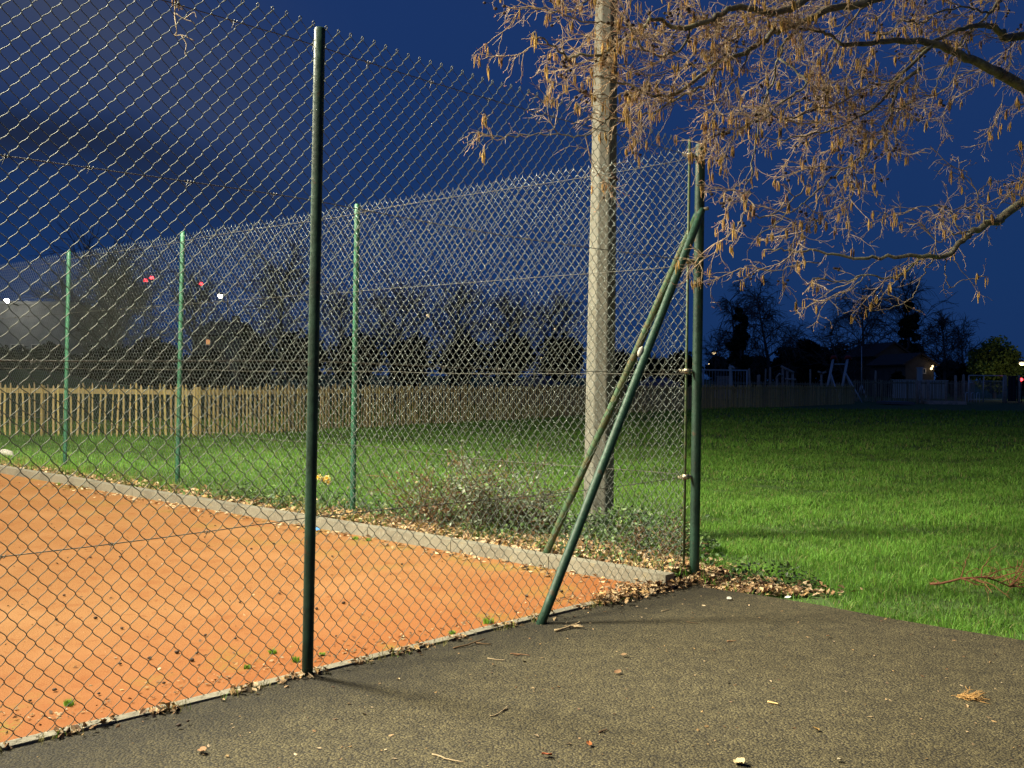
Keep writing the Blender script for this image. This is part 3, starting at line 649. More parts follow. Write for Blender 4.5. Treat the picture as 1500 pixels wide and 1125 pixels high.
# ------------------------------------------------------------------ small litter on the court and path
def scrap(name, px, py, z, pts, r, m, label, cat, col=(1, 1, 1), group=None, n=5):
    c = np.array(G(px, py, z)); b = MB()
    for P in pts: b.tube(c[None] + np.asarray(P, float), np.linspace(r, r * .5, len(P)), n, col=col)
    o = b.build(name, m, loc=c); return props(o, label, cat, group)
TW = M['twig']
def stick(px, py, L, ang, r, label, seed, z=ASPH_Z, col=(1, .95, .85), forks=1):
    g = np.random.default_rng(seed); P = walk((0, 0, r), (math.cos(ang), math.sin(ang), .02), L, 8, .16, 0, g); P[:, 2] = r + np.abs(P[:, 2] - r) * .3
    P -= [P[:, 0].mean(), P[:, 1].mean(), 0]; ps = [P]
    for k in range(forks):
        i = g.integers(2, 6); Q = walk(P[i], (math.cos(ang + g.normal(0, .9)), math.sin(ang + g.normal(0, .9)), .1), L * .35, 5, .2, 0, g); Q[:, 2] = r * .8 + np.abs(Q[:, 2] - r) * .4; ps.append(Q)
    return scrap('fallen_twig', px, py, z, ps, r, TW, label, 'twig', col)
stick(833, 921, .20, .35, .007, 'pale bent stick on the asphalt just right of the brace foot', 1, forks=2)
stick(733, 1044, .13, .45, .0028, 'thin curved twig lying alone on open asphalt below the fence', 2)
stick(657, 1114, .15, -.35, .0035, 'straight pale twig at the bottom middle edge of the asphalt', 3, forks=0)
stick(762, 960, .10, -.15, .003, 'thin brown twig on asphalt below the brace foot', 4, col=(.6, .4, .3))
stick(727, 967, .09, -.4, .003, 'short tan twig on asphalt left of the thin brown twig', 5, forks=0)
stick(884, 1072, .045, .2, .004, 'stubby dark stick on asphalt below the middle of the path', 6, col=(.35, .25, .2), forks=0)
stick(1133, 1032, .055, -.8, .005, 'small tan curled twig on the darker right part of the asphalt', 7, col=(1.4, 1.2, .8))
stick(1014, 913, .07, -.3, .003, 'dark twig on asphalt below the corner post', 8, col=(.3, .25, .2), forks=0)
stick(975, 895, .06, .5, .003, 'tan twig on asphalt between the corner post and the brace', 9, forks=0)
stick(1072, 1010 - 70, .05, .1, .003, 'short brown twig on asphalt right of the dark twig', 10, col=(.7, .45, .3), forks=0)
stick(690, 985 - 40, .22, .42, .0045, 'long dark twig lying against the near kerb left of the brace', 11, col=(.4, .3, .22), forks=1)
# clump of dry grass
c = np.array(G(1417, 1024, ASPH_Z)); b = MB()
for k in range(70):
    P = walk(c + [rng.normal(0, .022), rng.normal(0, .015), .004 + .012 * rng.random()], (1, rng.normal(0, .5), rng.normal(0, .12)), .03 + .05 * rng.random(), 4, .25); P[:, 2] = np.maximum(P[:, 2], ASPH_Z + .002)
    b.tube(P, .0011, 3, col=np.array([1.5, 1.1, .6]) * (.5 + .6 * rng.random()))
props(b.build('dry_grass_clump', M['twig'], loc=c), 'matted clump of dry straw coloured grass lying on the asphalt', 'dry grass')
# chips and leaves lying singly
def leaf1(name, px, py, s, col, label, cat, z=ASPH_Z, seed=0, m='litter'):
    c = np.array(G(px, py, z + .008)); b = MB(); g = np.random.default_rng(seed); a = g.random() * 6.28
    u1 = np.array([math.cos(a), math.sin(a), .1]); u2 = np.array([-math.sin(a), math.cos(a), .25])
    nx = 5; V = []
    for i in range(nx):
        f = i / (nx - 1); wd = s * .36 * math.sin(math.pi * (.12 + .8 * f)); 
        for sd in (-1, 0, 1): V.append(c + u1 * s * (f - .5) + u2 * wd * sd + np.array([0, 0, abs(sd) * s * .12 + .004 * g.random()]))
    V = np.array(V); V2 = V - [0, 0, .0012]
    q = [(i * 3 + j, i * 3 + j + 1, i * 3 + j + 4, i * 3 + j + 3) for i in range(nx - 1) for j in range(2)]
    b.add(V, q, col=col); b.add(V2, [x[::-1] for x in q], col=col)
    return props(b.build(name, M[m], loc=c), label, cat)
leaf1('fallen_leaf', 801, 1106, .035, (.30, .09, .04), 'reddish brown leaf near the bottom edge of the asphalt', 'leaf', seed=1)
leaf1('fallen_leaf', 863, 1090, .030, (.34, .12, .04), 'small russet leaf right of the reddish brown leaf', 'leaf', seed=2)
leaf1('fallen_leaf', 905, 985, .035, (.22, .13, .07), 'brown leaf on the middle of the asphalt', 'leaf', seed=3)
leaf1('fallen_leaf', 914, 960, .030, (.20, .13, .07), 'brown leaf just above another brown leaf on mid asphalt', 'leaf', seed=4)
leaf1('wood_chip', 1083, 1117, .05, (.42, .34, .19), 'pale yellow wood chip at the bottom edge of the asphalt', 'wood chip', seed=5)
leaf1('wood_chip', 1228, 1113, .025, (.35, .30, .2), 'smaller buff wood chip right of the pale yellow one', 'wood chip', seed=6)
leaf1('fallen_leaf', 1213, 932 , .026, (.26, .15, .07), 'small brown leaf on asphalt right of the corner post', 'leaf', seed=7)
leaf1('fallen_leaf', 1195, 1068, .03, (.22, .14, .05), 'mustard brown leaf on the dark right hand asphalt', 'leaf', seed=8)
leaf1('fallen_leaf', 296, 1100, .04, (.30, .17, .09), 'brown leaf on asphalt at the bottom left under the fence', 'leaf', seed=9)
leaf1('paper_scrap', 1154, 876, .035, (.75, .75, .72), 'tiny white paper scrap by the grass edge of the asphalt', 'litter', seed=10)
leaf1('paper_scrap', 1068, 877, .035, (.6, .58, .5), 'tiny off white paper scrap on asphalt below the corner post', 'litter', seed=11)
leaf1('crumpled_wrapper', 465, 776, .07, (.12, .34, .8), 'crumpled bright blue wrapper beside the far kerb', 'litter', z=.01, seed=12)
c = np.array(G(5, 670, .04)); b = MB(); b.tube(c[None] + np.array([[-.14, 0, .02], [-.08, 0, .05], [.02, .01, .06], [.1, 0, .045], [.14, 0, .02]]), [.02, .05, .06, .05, .015], 9); props(b.build('pale_stone', M['stone'], loc=c), 'pale stone lying in the grass behind the kerb at far left', 'stone')
# weed tufts on the court
for k, (px, py, s) in enumerate(((101, 1033, .05), (400, 957, .045), (434, 969, .05), (362, 979, .035), (716, 913, .07), (662, 929, .04), (520, 790, .06), (85, 711, .07), (120, 715, .05), (472, 960, .03), (540, 792, .05))):
    c = np.array(G(px, py, 0)); b = MB(); n = 70
    s *= .72; p = c + np.clip(rng.normal(0, s * .28, (n, 3)), -s * .5, s * .5) * [1, 1, 0]; blades(b, p, s * (.3 + .5 * rng.random(n)), np.full(n, .005), np.tile([[1.5, 1.3, 1]], (n, 1)) * (.6 + .6 * rng.random((n, 1))))
    props(b.build('weed_tuft', M['blade'], loc=c), 'little green weed tuft growing on the orange court surface', 'weed', 'weed tufts on the orange court')
# fallen alder cones
def cone_mesh(mb, c, r, col=(1, 1, 1)):
    z = np.linspace(-1, 1, 6); rr = r * np.sqrt(np.clip(1.02 - z * z, 0.03, 1)) * (1 + .12 * (np.arange(6) % 2))
    mb.tube(c[None] + np.stack([z * r * 1.35, np.zeros(6), np.zeros(6)], 1), rr, 7, col=col)
b = MB(); cone_mesh(b, np.zeros(3), .0068); c0 = b.build('alder_cone', M['cone'], loc=(0, 0, 0))
spots = []
for k in range(700):
    if len(spots) >= 110: break
    p = np.array([rng.random() * 7 - 5, 3 + rng.random() * 7, .008])
    near = (p - C0) @ NN
    if near > .12 and (p - K0) @ KN < -.06 and rng.random() < .6 * math.exp(-near / 1.1): spots.append(p)
for p in ((275, 1056), (262, 1062), (80, 1010), (345, 935), (240, 1000)): spots.append(np.array(G(*p, .009)))
for k, p in enumerate(spots):
    o = c0 if k == 0 else c0.copy()
    if k: COL.objects.link(o)
    s = .7 + .7 * rng.random(); o.location = p; o.scale = (s, s, s * .8); o.rotation_euler = (0, 0, rng.random() * 6.28)
    props(o, 'small dark alder cone fallen on the orange court', 'cone', 'alder cones fallen on the orange court')
# dead branch on the grass
c = np.array(G(1430, 845, 0)); b = MB(); g = np.random.default_rng(5)
main = walk(np.array(G(1362, 858, .0)), (1, -.1, .38), .75, 12, .16, .045, g); main[:, 2] = np.maximum(main[:, 2], .012); b.tube(main, np.linspace(.008, .003, 13), 6, col=(.55, .30, .24))
for k in range(24):
    Q = walk(main[g.integers(1, 12)], (.7, g.normal(0, .9), abs(g.normal(.3, .6))), .12 + .22 * g.random(), 6, .22, .02, g); b.tube(Q, np.linspace(.004, .0015, 7), 5, col=(.5, .25, .2))
    for j in range(3):
        Qq = walk(Q[g.integers(2, 6)], g.normal(0, 1, 3), .05 + .06 * g.random(), 4, .3, .02, g); Qq[:, 2] = np.maximum(Qq[:, 2], .0); b.tube(Qq, .0016, 4, col=(.5, .25, .2))
props(b.build('fallen_branch', TW, loc=c), 'reddish brown dead branch lying on the grass at the right', 'branch')

# ------------------------------------------------------------------ alder tree overhanging from the right
ATX, ATY = 5.3, 7.6
ald = thing('alder_tree', (ATX, ATY, 0), 'alder tree hung with golden catkins overhanging from the right', 'tree')
b = MB(); tp = np.array([[ATX, ATY, -.1], [ATX, ATY, .4], [ATX - .05, ATY, 1.5], [ATX - .02, ATY + .05, 3], [ATX + .1, ATY, 5], [ATX + .05, ATY + .1, 7.5], [ATX, ATY, 9.5]])
b.tube(tp, [.26, .2, .17, .15, .11, .07, .02], 14); b.build('trunk', M['bark'], ald)
def trunk_at(z): return np.array([np.interp(z, tp[:, 2], tp[:, 0]), np.interp(z, tp[:, 2], tp[:, 1]), z])
TR = [  # (points, r0, r1, density)
 ([('t', 2.55), (1500, 130, 7.0), (1460, 106, 6.9), (1415, 84, 6.8), (1367, 63, 6.7), (1320, 60, 6.6), (1275, 63, 6.5), (1235, 66, 6.4)], .05, .013, .8),
 ([(1235, 66, 6.4), (1215, 52, 6.4), (1190, 44, 6.35), (1165, 47, 6.3), (1150, 62, 6.25), (1141, 85, 6.2), (1126, 130, 6.2), (1115, 160, 6.15), (1108, 200, 6.1), (1103, 228, 6.1), (1101, 258, 6.05)], .012, .004, 1.3),
 ([('t', 4.2), (1500, 52, 7.2), (1470, 46, 7.1), (1445, 36, 7.0), (1410, 42, 6.9), (1370, 60, 6.8), (1335, 80, 6.8)], .04, .008, 1.0),
 ([('t', 5.6), (1400, -60, 6.9), (1276, 0, 6.5), (1213, 13, 6.4), (1167, 37, 6.3), (1133, 48, 6.2), (1100, 72, 6.1), (1043, 98, 6.0), (1000, 132, 5.9), (960, 140, 5.85), (900, 118, 5.8), (870, 112, 5.8)], .035, .005, 1.15),
 ([('t', 5.9), (1300, -75, 6.6), (1180, 0, 6.2), (1150, 15, 6.1), (1120, 18, 6.0), (1080, 10, 5.9), (1050, 25, 5.85), (1010, 40, 5.8), (985, 38, 5.8), (957, 30, 5.75), (935, 45, 5.7), (905, 63, 5.7), (885, 78, 5.65), (850, 82, 5.6), (827, 82, 5.6), (802, 60, 5.55), (780, 55, 5.5)], .03, .004, 1.45),
 ([(1010, 40, 5.8), (1000, 68, 5.8), (967, 83, 5.75), (935, 62, 5.7), (915, 38, 5.7), (880, 35, 5.65), (845, 28, 5.6), (815, 18, 5.55), (790, 12, 5.5), (762, 14, 5.5)], .009, .0025, 1.6),
 ([(1367, 63, 6.7), (1333, 97, 6.6), (1307, 123, 6.55), (1293, 147, 6.5), (1260, 170, 6.45), (1227, 188, 6.4), (1187, 197, 6.4), (1140, 205, 6.35)], .014, .004, 1.4),
 ([(1347, 100, 6.6), (1320, 123, 6.6), (1307, 150, 6.55), (1305, 173, 6.5), (1293, 200, 6.5), (1267, 227, 6.45), (1247, 240, 6.4), (1227, 253, 6.4), (1200, 277, 6.35), (1173, 300, 6.3), (1143, 322, 6.3), (1110, 345, 6.3)], .013, .003, 1.3),
 ([(1247, 240, 6.4), (1255, 262, 6.4), (1245, 290, 6.4), (1215, 310, 6.4), (1190, 330, 6.4), (1165, 350, 6.4)], .006, .002, 1.2),
 ([('t', 3.7), (1500, 295, 6.7), (1467, 320, 6.6), (1433, 334, 6.5), (1410, 352, 6.45), (1385, 376, 6.4), (1350, 374, 6.3), (1300, 377, 6.25), (1250, 377, 6.2), (1200, 370, 6.2), (1150, 366, 6.2), (1118, 366, 6.2)], .035, .003, .7),
 ([(1350, 374, 6.3), (1335, 390, 6.3), (1305, 408, 6.25), (1270, 402, 6.2), (1235, 412, 6.2), (1190, 408, 6.15)], .009, .003, .8),
 ([(1200, 385, 6.2), (1165, 388, 6.2), (1130, 395, 6.2), (1085, 393, 6.2)], .004, .002, .9),
 ([(1270, 402, 6.2), (1245, 425, 6.2), (1215, 438, 6.2), (1195, 448, 6.15)], .004, .002, .8),
 ([(1368, 376, 6.35), (1350, 405, 6.35), (1338, 430, 6.3), (1310, 450, 6.3), (1268, 453, 6.3)], .005, .002, .7),
 ([(1383, 378, 6.4), (1386, 405, 6.4), (1390, 420, 6.4), (1410, 410, 6.4), (1445, 405, 6.4)], .005, .002, .5),
 ([(1395, 380, 6.4), (1415, 405, 6.4), (1433, 426, 6.4)], .003, .0015, .3),
 ([(1443, 328, 6.5), (1442, 312, 6.5), (1432, 296, 6.5), (1431, 280, 6.5), (1420, 262, 6.5), (1412, 250, 6.5)], .007, .002, .9),
 ([(1432, 285, 6.5), (1445, 270, 6.5), (1452, 258, 6.5)], .004, .002, .8),
 ([(1437, 310, 6.5), (1465, 300, 6.5), (1485, 280, 6.5)], .004, .002, .9),
 ([(1410, 340, 6.45), (1398, 328, 6.45), (1392, 310, 6.45), (1370, 300, 6.4), (1340, 305, 6.4), (1312, 318, 6.4)], .006, .002, .9),
 ([(1420, 340, 6.45), (1395, 345, 6.4), (1375, 355, 6.4), (1345, 330, 6.4), (1320, 325, 6.4)], .006, .002, .8),
 ([(1140, 85, 6.2), (1180, 120, 6.1), (1160, 140, 6.1), (1120, 170, 6.05), (1090, 185, 6.0), (1060, 195, 6.0), (1042, 200, 5.95)], .008, .003, 1.25),
 ([(1100, 72, 6.1), (1080, 110, 6.0), (1060, 140, 6.0), (1048, 162, 5.95), (1045, 174, 5.9)], .006, .002, 1.2),
 ([(1101, 258, 6.05), (1085, 270, 6.05), (1072, 278, 6.0), (1062, 281, 6.0)], .004, .002, 1.2),
 ([(1103, 250, 6.05), (1088, 285, 6.05), (1092, 310, 6.0), (1080, 330, 6.0), (1070, 343, 6.0), (1058, 352, 6.0)], .005, .002, 1.2),
 ([(1092, 310, 6.0), (1120, 318, 6.1), (1150, 300, 6.2), (1185, 270, 6.3)], .004, .004, 1.0),
 ([(1115, 160, 6.15), (1150, 175, 6.2), (1190, 160, 6.3), (1230, 150, 6.35), (1260, 130, 6.4)], .004, .006, 1.6),
 ([(1043, 98, 6.0), (1010, 95, 5.9), (985, 105, 5.85), (950, 110, 5.8), (915, 95, 5.75), (880, 90, 5.7)], .005, .002, 1.1),
 ([(1067, 84, 6.0), (1040, 120, 6.0), (1020, 132, 5.95), (1000, 140, 5.95), (967, 160, 5.9), (933, 173, 5.9), (910, 176, 5.85), (897, 168, 5.85), (880, 184, 5.8), (853, 200, 5.8), (817, 198, 5.75), (767, 197, 5.7), (733, 202, 5.65), (700, 193, 5.6)], .008, .0028, .95),
 ([(980, 150, 5.9), (990, 130, 5.9), (960, 124, 5.85), (930, 132, 5.8), (895, 142, 5.8), (865, 142, 5.75), (840, 125, 5.75), (815, 145, 5.7)], .004, .0015, .8),
 ([(967, 160, 5.9), (955, 180, 5.9), (948, 205, 5.9)], .004, .0015, 1.0),
 ([(1167, 37, 6.3), (1130, 20, 6.2), (1100, 35, 6.1), (1070, 60, 6.0), (1040, 60, 5.95), (1010, 15, 5.9), (980, 5, 5.85)], .006, .002, 1.6),
 ([(1276, 0, 6.5), (1240, 40, 6.5), (1225, 80, 6.45), (1215, 110, 6.4), (1200, 130, 6.4), (1170, 150, 6.35)], .007, .003, 1.5),
 ([('t', 4.9), (1500, -20, 7.4), (1450, 20, 7.2), (1420, 45, 7.1), (1400, 75, 7.0), (1385, 100, 7.0), (1370, 130, 7.0)], .018, .003, .9),
 ([(1450, 20, 7.2), (1420, 10, 7.1), (1380, 15, 7.0), (1350, 35, 6.9), (1320, 30, 6.8), (1300, 50, 6.8), (1270, 45, 6.7)], .008, .003, 1.2),
 ([(1420, 84, 6.8), (1412, 60, 6.8), (1400, 110, 6.7), (1380, 135, 6.7), (1340, 145, 6.6), (1320, 165, 6.6)], .006, .002, 1.0),
 ([(1480, 50, 7.2), (1482, 80, 7.1), (1475, 110, 7.1), (1470, 150, 7.1), (1465, 180, 7.1)], .004, .0015, .7),
 ([(1440, 100, 6.9), (1425, 130, 6.9), (1410, 145, 6.9)], .004, .0015, .8),
 ([('t', 6.6), (1350, -160, 6.6), (1150, -90, 6.0), (1000, -50, 5.7), (930, -25, 5.6), (880, -10, 5.55), (850, 5, 5.5)], .03, .004, .8),
 ([('t', 7.5), (1250, -330, 6.2), (900, -300, 5.2), (600, -210, 4.6), (400, -120, 4.3), (300, -50, 4.1), (258, -12, 4.0)], .035, .004, .10),
]
TWC = np.array([1.0, 1.0, 1.0])
limb = MB(); tw = MB(); ck = MB(); cn = MB()
g = np.random.default_rng(21)
def catrom(P, n):
    P = np.asarray(P); Q = np.vstack([2 * P[0] - P[1], P, 2 * P[-1] - P[-2]]); out = []
    for i in range(1, len(Q) - 2):
        for f in np.linspace(0, 1, n, endpoint=False):
            a, b_, c_, d_ = Q[i - 1:i + 3]
            out.append(.5 * ((2 * b_) + (-a + c_) * f + (2 * a - 5 * b_ + 4 * c_ - d_) * f * f + (-a + 3 * b_ - 3 * c_ + d_) * f ** 3))
    out.append(P[-1]); return np.array(out)
def catkins(p, k):
    for j in range(k):
        L = .034 + .03 * g.random(); r = .0029 + .0009 * g.random()
        top = p + g.normal(0, .0065, 3); z = np.linspace(0, 1, 5)
        off = np.cumsum(g.normal(0, .0015, (5, 2)), 0)
        P = top[None] + np.stack([off[:, 0], off[:, 1], -.008 - z * L], 1)
        c1 = np.array([.34, .215, .06]) if g.random() < .7 else np.array([.27, .15, .07])
        ck.tube(P, r * np.array([.45, 1, 1.05, .95, .4]), 6, cap=False, col=c1 * (.6 + .7 * g.random()))
        tw.tube(np.array([p, top + [0, 0, -.006]]), .0011, 3, cap=False, col=TWC * .8)
def cones(p, k):
    for j in range(k):
        c = p + g.normal(0, .018, 3); cone_mesh(cn, c, .0065 + .002 * g.random()); tw.tube(np.array([p, c]), .001, 3, cap=False, col=TWC * .5)
def twiglet(p, d, L, lvl, dens):
    n = 5 if lvl else 3
    P = walk(p, d, L, n, .26, .02 + .03 * g.random(), g)
    col = np.array([1, .93, .88]) * (.55 + .7 * g.random())
    r0 = (.0031, .0020, .0015)[2 - lvl]
    tw.tube(P, np.linspace(r0, r0 * .55, n + 1), 4 if lvl else 3, cap=False, col=col)
    if lvl:
        k = max(2, int(L / (.037 if lvl == 2 else .03)))
        for j in range(k):
            i = g.integers(1, n + 1); dd = P[i] - P[i - 1]; dd = dd / (np.linalg.norm(dd) + 1e-9)
            nd = dd * .9 + g.normal(0, .5, 3) + [-.10, 0, -.03]
            twiglet(P[i] + (P[i - 1] - P[i]) * g.random(), nd, L * (.25 + .35 * g.random()) if lvl == 2 else .03 + .05 * g.random(), lvl - 1, dens)
    else:
        # short spur buds at the end
        if g.random() < .5:
            tw.tube(np.array([P[-1], P[-1] + g.normal(0, .006, 3)]), .0022, 4, cap=False, col=(.9, .6, .6))
    x = g.random()
    if x < (.026, .10, .34)[lvl] * min(dens, 1.2): catkins(P[-1], g.integers(3, 7))
    elif x < (.035, .13, .41)[lvl] * min(dens, 1.2): cones(P[-1], g.integers(2, 5))
for ti, (pts, r0, r1, dens) in enumerate(TR):
    P = [];
    for p in pts: P.append(trunk_at(p[1]) if p[0] == 't' else np.array(W(*p)))
    Pc = catrom(P, 5); k = len(Pc)
    Pc[1:-1] += g.normal(0, .006, (k - 2, 3))
    rad = np.linspace(0, 1, k) ** .6; rad = r0 * (1 - rad) + r1 * rad
    (limb if r0 > .0075 else tw).tube(Pc, rad, 9 if r0 > .0075 else 5, cap=True, col=TWC * .62)
    seg = np.linalg.norm(np.diff(Pc, axis=0), axis=1); cum = np.append(0, np.cumsum(seg)); Lt = cum[-1]
    x = .15 if pts[0][0] != 't' else 1.0
    while x < Lt:
        i = min(np.searchsorted(cum, x), k - 1); d = Pc[i] - Pc[i - 1]; d /= np.linalg.norm(d) + 1e-9
        fr = x / Lt
        nd = d * (.75 + .45 * g.random()) + g.normal(0, .45, 3) + np.array([-.10, 0, -.04 + .1 * g.random()])
        L = (.16 + .34 * g.random()) * (1.15 - .55 * fr) * min(1.15, .65 + .35 * dens)
        twiglet(Pc[i], nd, L, 2 if L > .2 else 1, dens)
        x += (.085 + .055 * g.random()) / max(dens * .85, .1)
    catkins(Pc[-1], 3)
# the little dangling twig near the top of the nearer fence
Pd = catrom([np.array(W(*p)) for p in ((258, -12, 4.0), (256, 18, 4.0), (259, 45, 4.0), (256, 52, 4.0), (268, 52, 4.0), (285, 60, 4.0))], 5); tw.tube(Pd, np.linspace(.0034, .0016, len(Pd)), 5, col=TWC * .95)
for a in (((257, 8, 4.0), (268, 14, 4.0), (262, 3, 4.0)), ((258, 20, 4.0), (270, 28, 4.0), (282, 32, 4.0), (286, 37, 4.0)), ((270, 28, 4.0), (284, 18, 4.0), (288, 27, 4.0)), ((266, 52, 4.0), (273, 65, 4.0), (271, 78, 4.0), (274, 82, 4.0)), ((256, 12, 4.0), (270, 8, 4.0))):
    Q = catrom([np.array(W(*p)) for p in a], 4); tw.tube(Q, np.linspace(.002, .0012, len(Q)), 4, col=TWC * .8)
limb.build('limb', M['bark'], ald); tw.build('twigs', M['twig'], ald)
o = ck.build('catkins', M['catkin'], ald); o['kind'] = 'stuff'
o = cn.build('cones', M['cone'], ald); o['kind'] = 'stuff'

# ------------------------------------------------------------------ paling fences
def paling_fence(name, pts, hgt, gap, wd, label, tint, seed, dens=1.0):
    g = np.random.default_rng(seed); pts = [np.array([p[0], p[1], 0.]) for p in pts]
    root = thing(name, pts[0], label, 'fence'); pal = MB(); rails = [MB(), MB()]
    for a, b_ in zip(pts[:-1], pts[1:]):
        L = np.linalg.norm(b_ - a); u = (b_ - a) / L; nn = np.array([-u[1], u[0], 0]); rz = math.atan2(u[1], u[0])
        x = .03
        while x < L:
            h = hgt * (1 + g.normal(0, .025)); w_ = wd * (.75 + .5 * g.random()); lx = g.normal(0, .022)
            p = a + u * x - nn * .03; c = tint * (.65 + .6 * g.random()) * np.array([1, .96 + .08 * g.random(), .9 + .2 * g.random()])
            tpv = u * lx
            V = []
            for (z, f) in ((-.05, 1), (.45, .95), (h - .07, .9), (h, .25)):
                off = tpv * z + u * g.normal(0, .004)
                for (sx, sy) in ((-1, -1), (1, -1), (1, 1), (-1, 1)): V.append(p + off + u * sx * w_ / 2 * f + nn * sy * .011 + np.array([0, 0, z]))
            q = [(i * 4 + j, i * 4 + (j + 1) % 4, i * 4 + 4 + (j + 1) % 4, i * 4 + 4 + j) for i in range(3) for j in range(4)] + [(12, 13, 14, 15)]
            pal.add(np.array(V), q, col=c); x += gap * (.85 + .3 * g.random())
        for z, rb in ((hgt * .86, rails[0]),):
            c = (a + b_) / 2; rb.box((c[0], c[1], z), (L, .03, .10), rz, col=tint * .8)
        x = 0
        while x < L:
            pb_ = MB(); p = a + u * x + nn * .05; pb_.tube(np.array([p + [0, 0, -.1], p + [0, 0, hgt * .97]]), .045, 7, col=tint * .8); pb_.build('post', M['paling'], root); x += 2.6
    pal.build('paling', M['paling'], root, smooth=False)
    for rb in rails[:1]: rb.build('rail', M['paling'], root, smooth=False)
    return root
paling_fence('paling_fence', [(-14.5, 19.8), (-6.3, 20.6), (-2.7, 26.2), (1.8, 33.2), (8.2, 43.2), (19.2, 57.5)], 1.0, .112, .036, 'long chestnut paling fence with one thick top rail across the field', np.array([1., 1., .70]), 4)
paling_fence('paling_fence', [W(1246, 580, 64)[:2], W(1330, 580, 66)[:2], W(1428, 580, 70)[:2]], 1.35, .16, .06, 'dark far paling fence below the houses at the right', np.array([.9, .88, .95]), 5)
paling_fence('paling_fence', [W(1020, 560, 70)[:2], W(1130, 560, 72)[:2], W(1246, 560, 70)[:2]], 1.15, .17, .06, 'distant paling fence behind the playground posts', np.array([.8, .78, .85]), 6)

# ------------------------------------------------------------------ playground
def base_at(px, Y): p = np.array(W(px, 560, Y)); p[2] = -.045; return p
TI = np.array([1., .9, .85])
for k, (px, yt, wpx, Y, lab) in enumerate((
    (1098, 540, 3.4, 66, 'thick timber post at the right end of the pale rail frame'), (1111, 549, 5, 67, 'short broad timber post left of two slim posts'),
    (1121, 540, 2.6, 66, 'left of two slim upright timber posts in the playground'), (1128, 538, 2.6, 67, 'taller right hand one of two slim timber posts'),
    (1187, 541, 2.6, 66, 'lone slim timber post left of the arrow topped post'),
    (1282, 543, 2.8, 69, 'slim timber post right of the leaning white play frame'), (1361, 558, 4.5, 60, 'stout low timber post left of the sandpit edge'),
    (1386, 558, 3.4, 61, 'low timber post between the stout post and the tall pair'), (1400, 550, 4, 60, 'left post of the tall timber pair by the bike hoops'),
    (1412, 549, 4, 60, 'right post of the tall timber pair by the bike hoops'), (1473, 550, 5, 66, 'broad timber gatepost left of the dark gate'), (1493, 550, 4, 66, 'timber gatepost right of the dark gate'))):
    p = base_at(px, Y); t_ = np.array(W(px, yt, Y)); h = t_[2]; r = wpx / 2 / F * Y; b = MB(); rz = rng.random() * .6
    b.tube(np.array([p, p + [0, 0, (h + .045) * .5], p + [0.03 * rng.normal(), 0, h + .045 - r * .5], p + [0, 0, h + .045]]), [r, r, r * .97, r * .75], 9, col=TI * (.8 + .4 * rng.random()))
    props(b.build('timber_post', M['sign'], loc=p), lab, 'post', 'timber posts in the playground')
# arrow topped post
p = base_at(1203, 66); b = MB(); t_ = W(1203, 545, 66)[2]; root = thing('signpost', p, 'timber post with a small double pointed board on top', 'signpost')
b.tube(np.array([p, [p[0], p[1], t_]]), .07, 8, col=TI); b.build('post', M['sign'], root)
b = MB(); b.box((p[0] + .08, p[1] - .1, t_ - .05), (.42, .03, .12), ry=-.35, col=TI * 1.2); b.box((p[0] - .13, p[1] - .1, t_ - .02), (.3, .03, .12), ry=.4, col=TI * 1.2); b.build('board', M['sign'], root)
# pale rail frame
p = base_at(1062, 66); root = thing('rail_frame', p, 'wide pale metal rail frame in the playground behind the paling fence', 'frame')
b = MB(); a = np.array(W(1030, 542, 66)); c_ = np.array(W(1095, 542.8, 66)); b.tube(np.array([a, c_]), .045, 8); b.build('top_rail', M['steel'], root)
for px in (1030, 1094):
    b = MB(); q_ = base_at(px, 66); b.tube(np.array([q_, [q_[0], q_[1], a[2] + .03]]), .05, 8); b.build('upright', M['steel'], root)
b = MB()
for f in np.linspace(.08, .92, 14): q_ = a * (1 - f) + c_ * f; b.tube(np.array([[q_[0], q_[1], .05], q_]), .012, 5)
b.build('bars', M['steel'], root, smooth=False)
# carved figure post
p = base_at(1070.5, 65); root = thing('carved_post', p, 'pale carved animal head post in front of the rail frame', 'play sculpture')
zt = W(1070, 536, 65)[2]; b = MB(); b.tube(np.array([p, p + [0, 0, .8], [p[0] - .03, p[1], zt - .35], [p[0] - .05, p[1], zt - .12]]), [.13, .12, .09, .11], 9); b.build('neck', M['white'], root)
b = MB(); h = np.array([p[0], p[1], zt - .1]); b.tube(h[None] + np.array([[-.16, 0, -.02], [-.06, 0, .03], [.08, 0, .02], [.24, -.02, -.06]]), [.05, .11, .1, .05], 9); 
for s in (-1, 1): b.tube(h[None] + np.array([[-.06, s * .05, .08], [-.08, s * .07, .2]]), [.04, .01], 6)
b.build('head', M['white'], root)
# low play counter
p = base_at(1059, 66.5); b = MB(); zt = W(1059, 552, 66.5)[2]; b.box((p[0], p[1], zt / 2), (.70, .5, zt), col=TI * 1.1); b.box((p[0], p[1], zt + .03), (.8, .6, .05), col=TI * 1.2)
for s in (-.3, 0, .3): b.box((p[0] + s, p[1] - .262, zt / 2), (.22, .02, zt * .8), col=TI * .9)
props(b.build('play_counter', M['sign'], loc=p, smooth=False), 'low boarded wooden play counter under the pale rail frame', 'play counter')
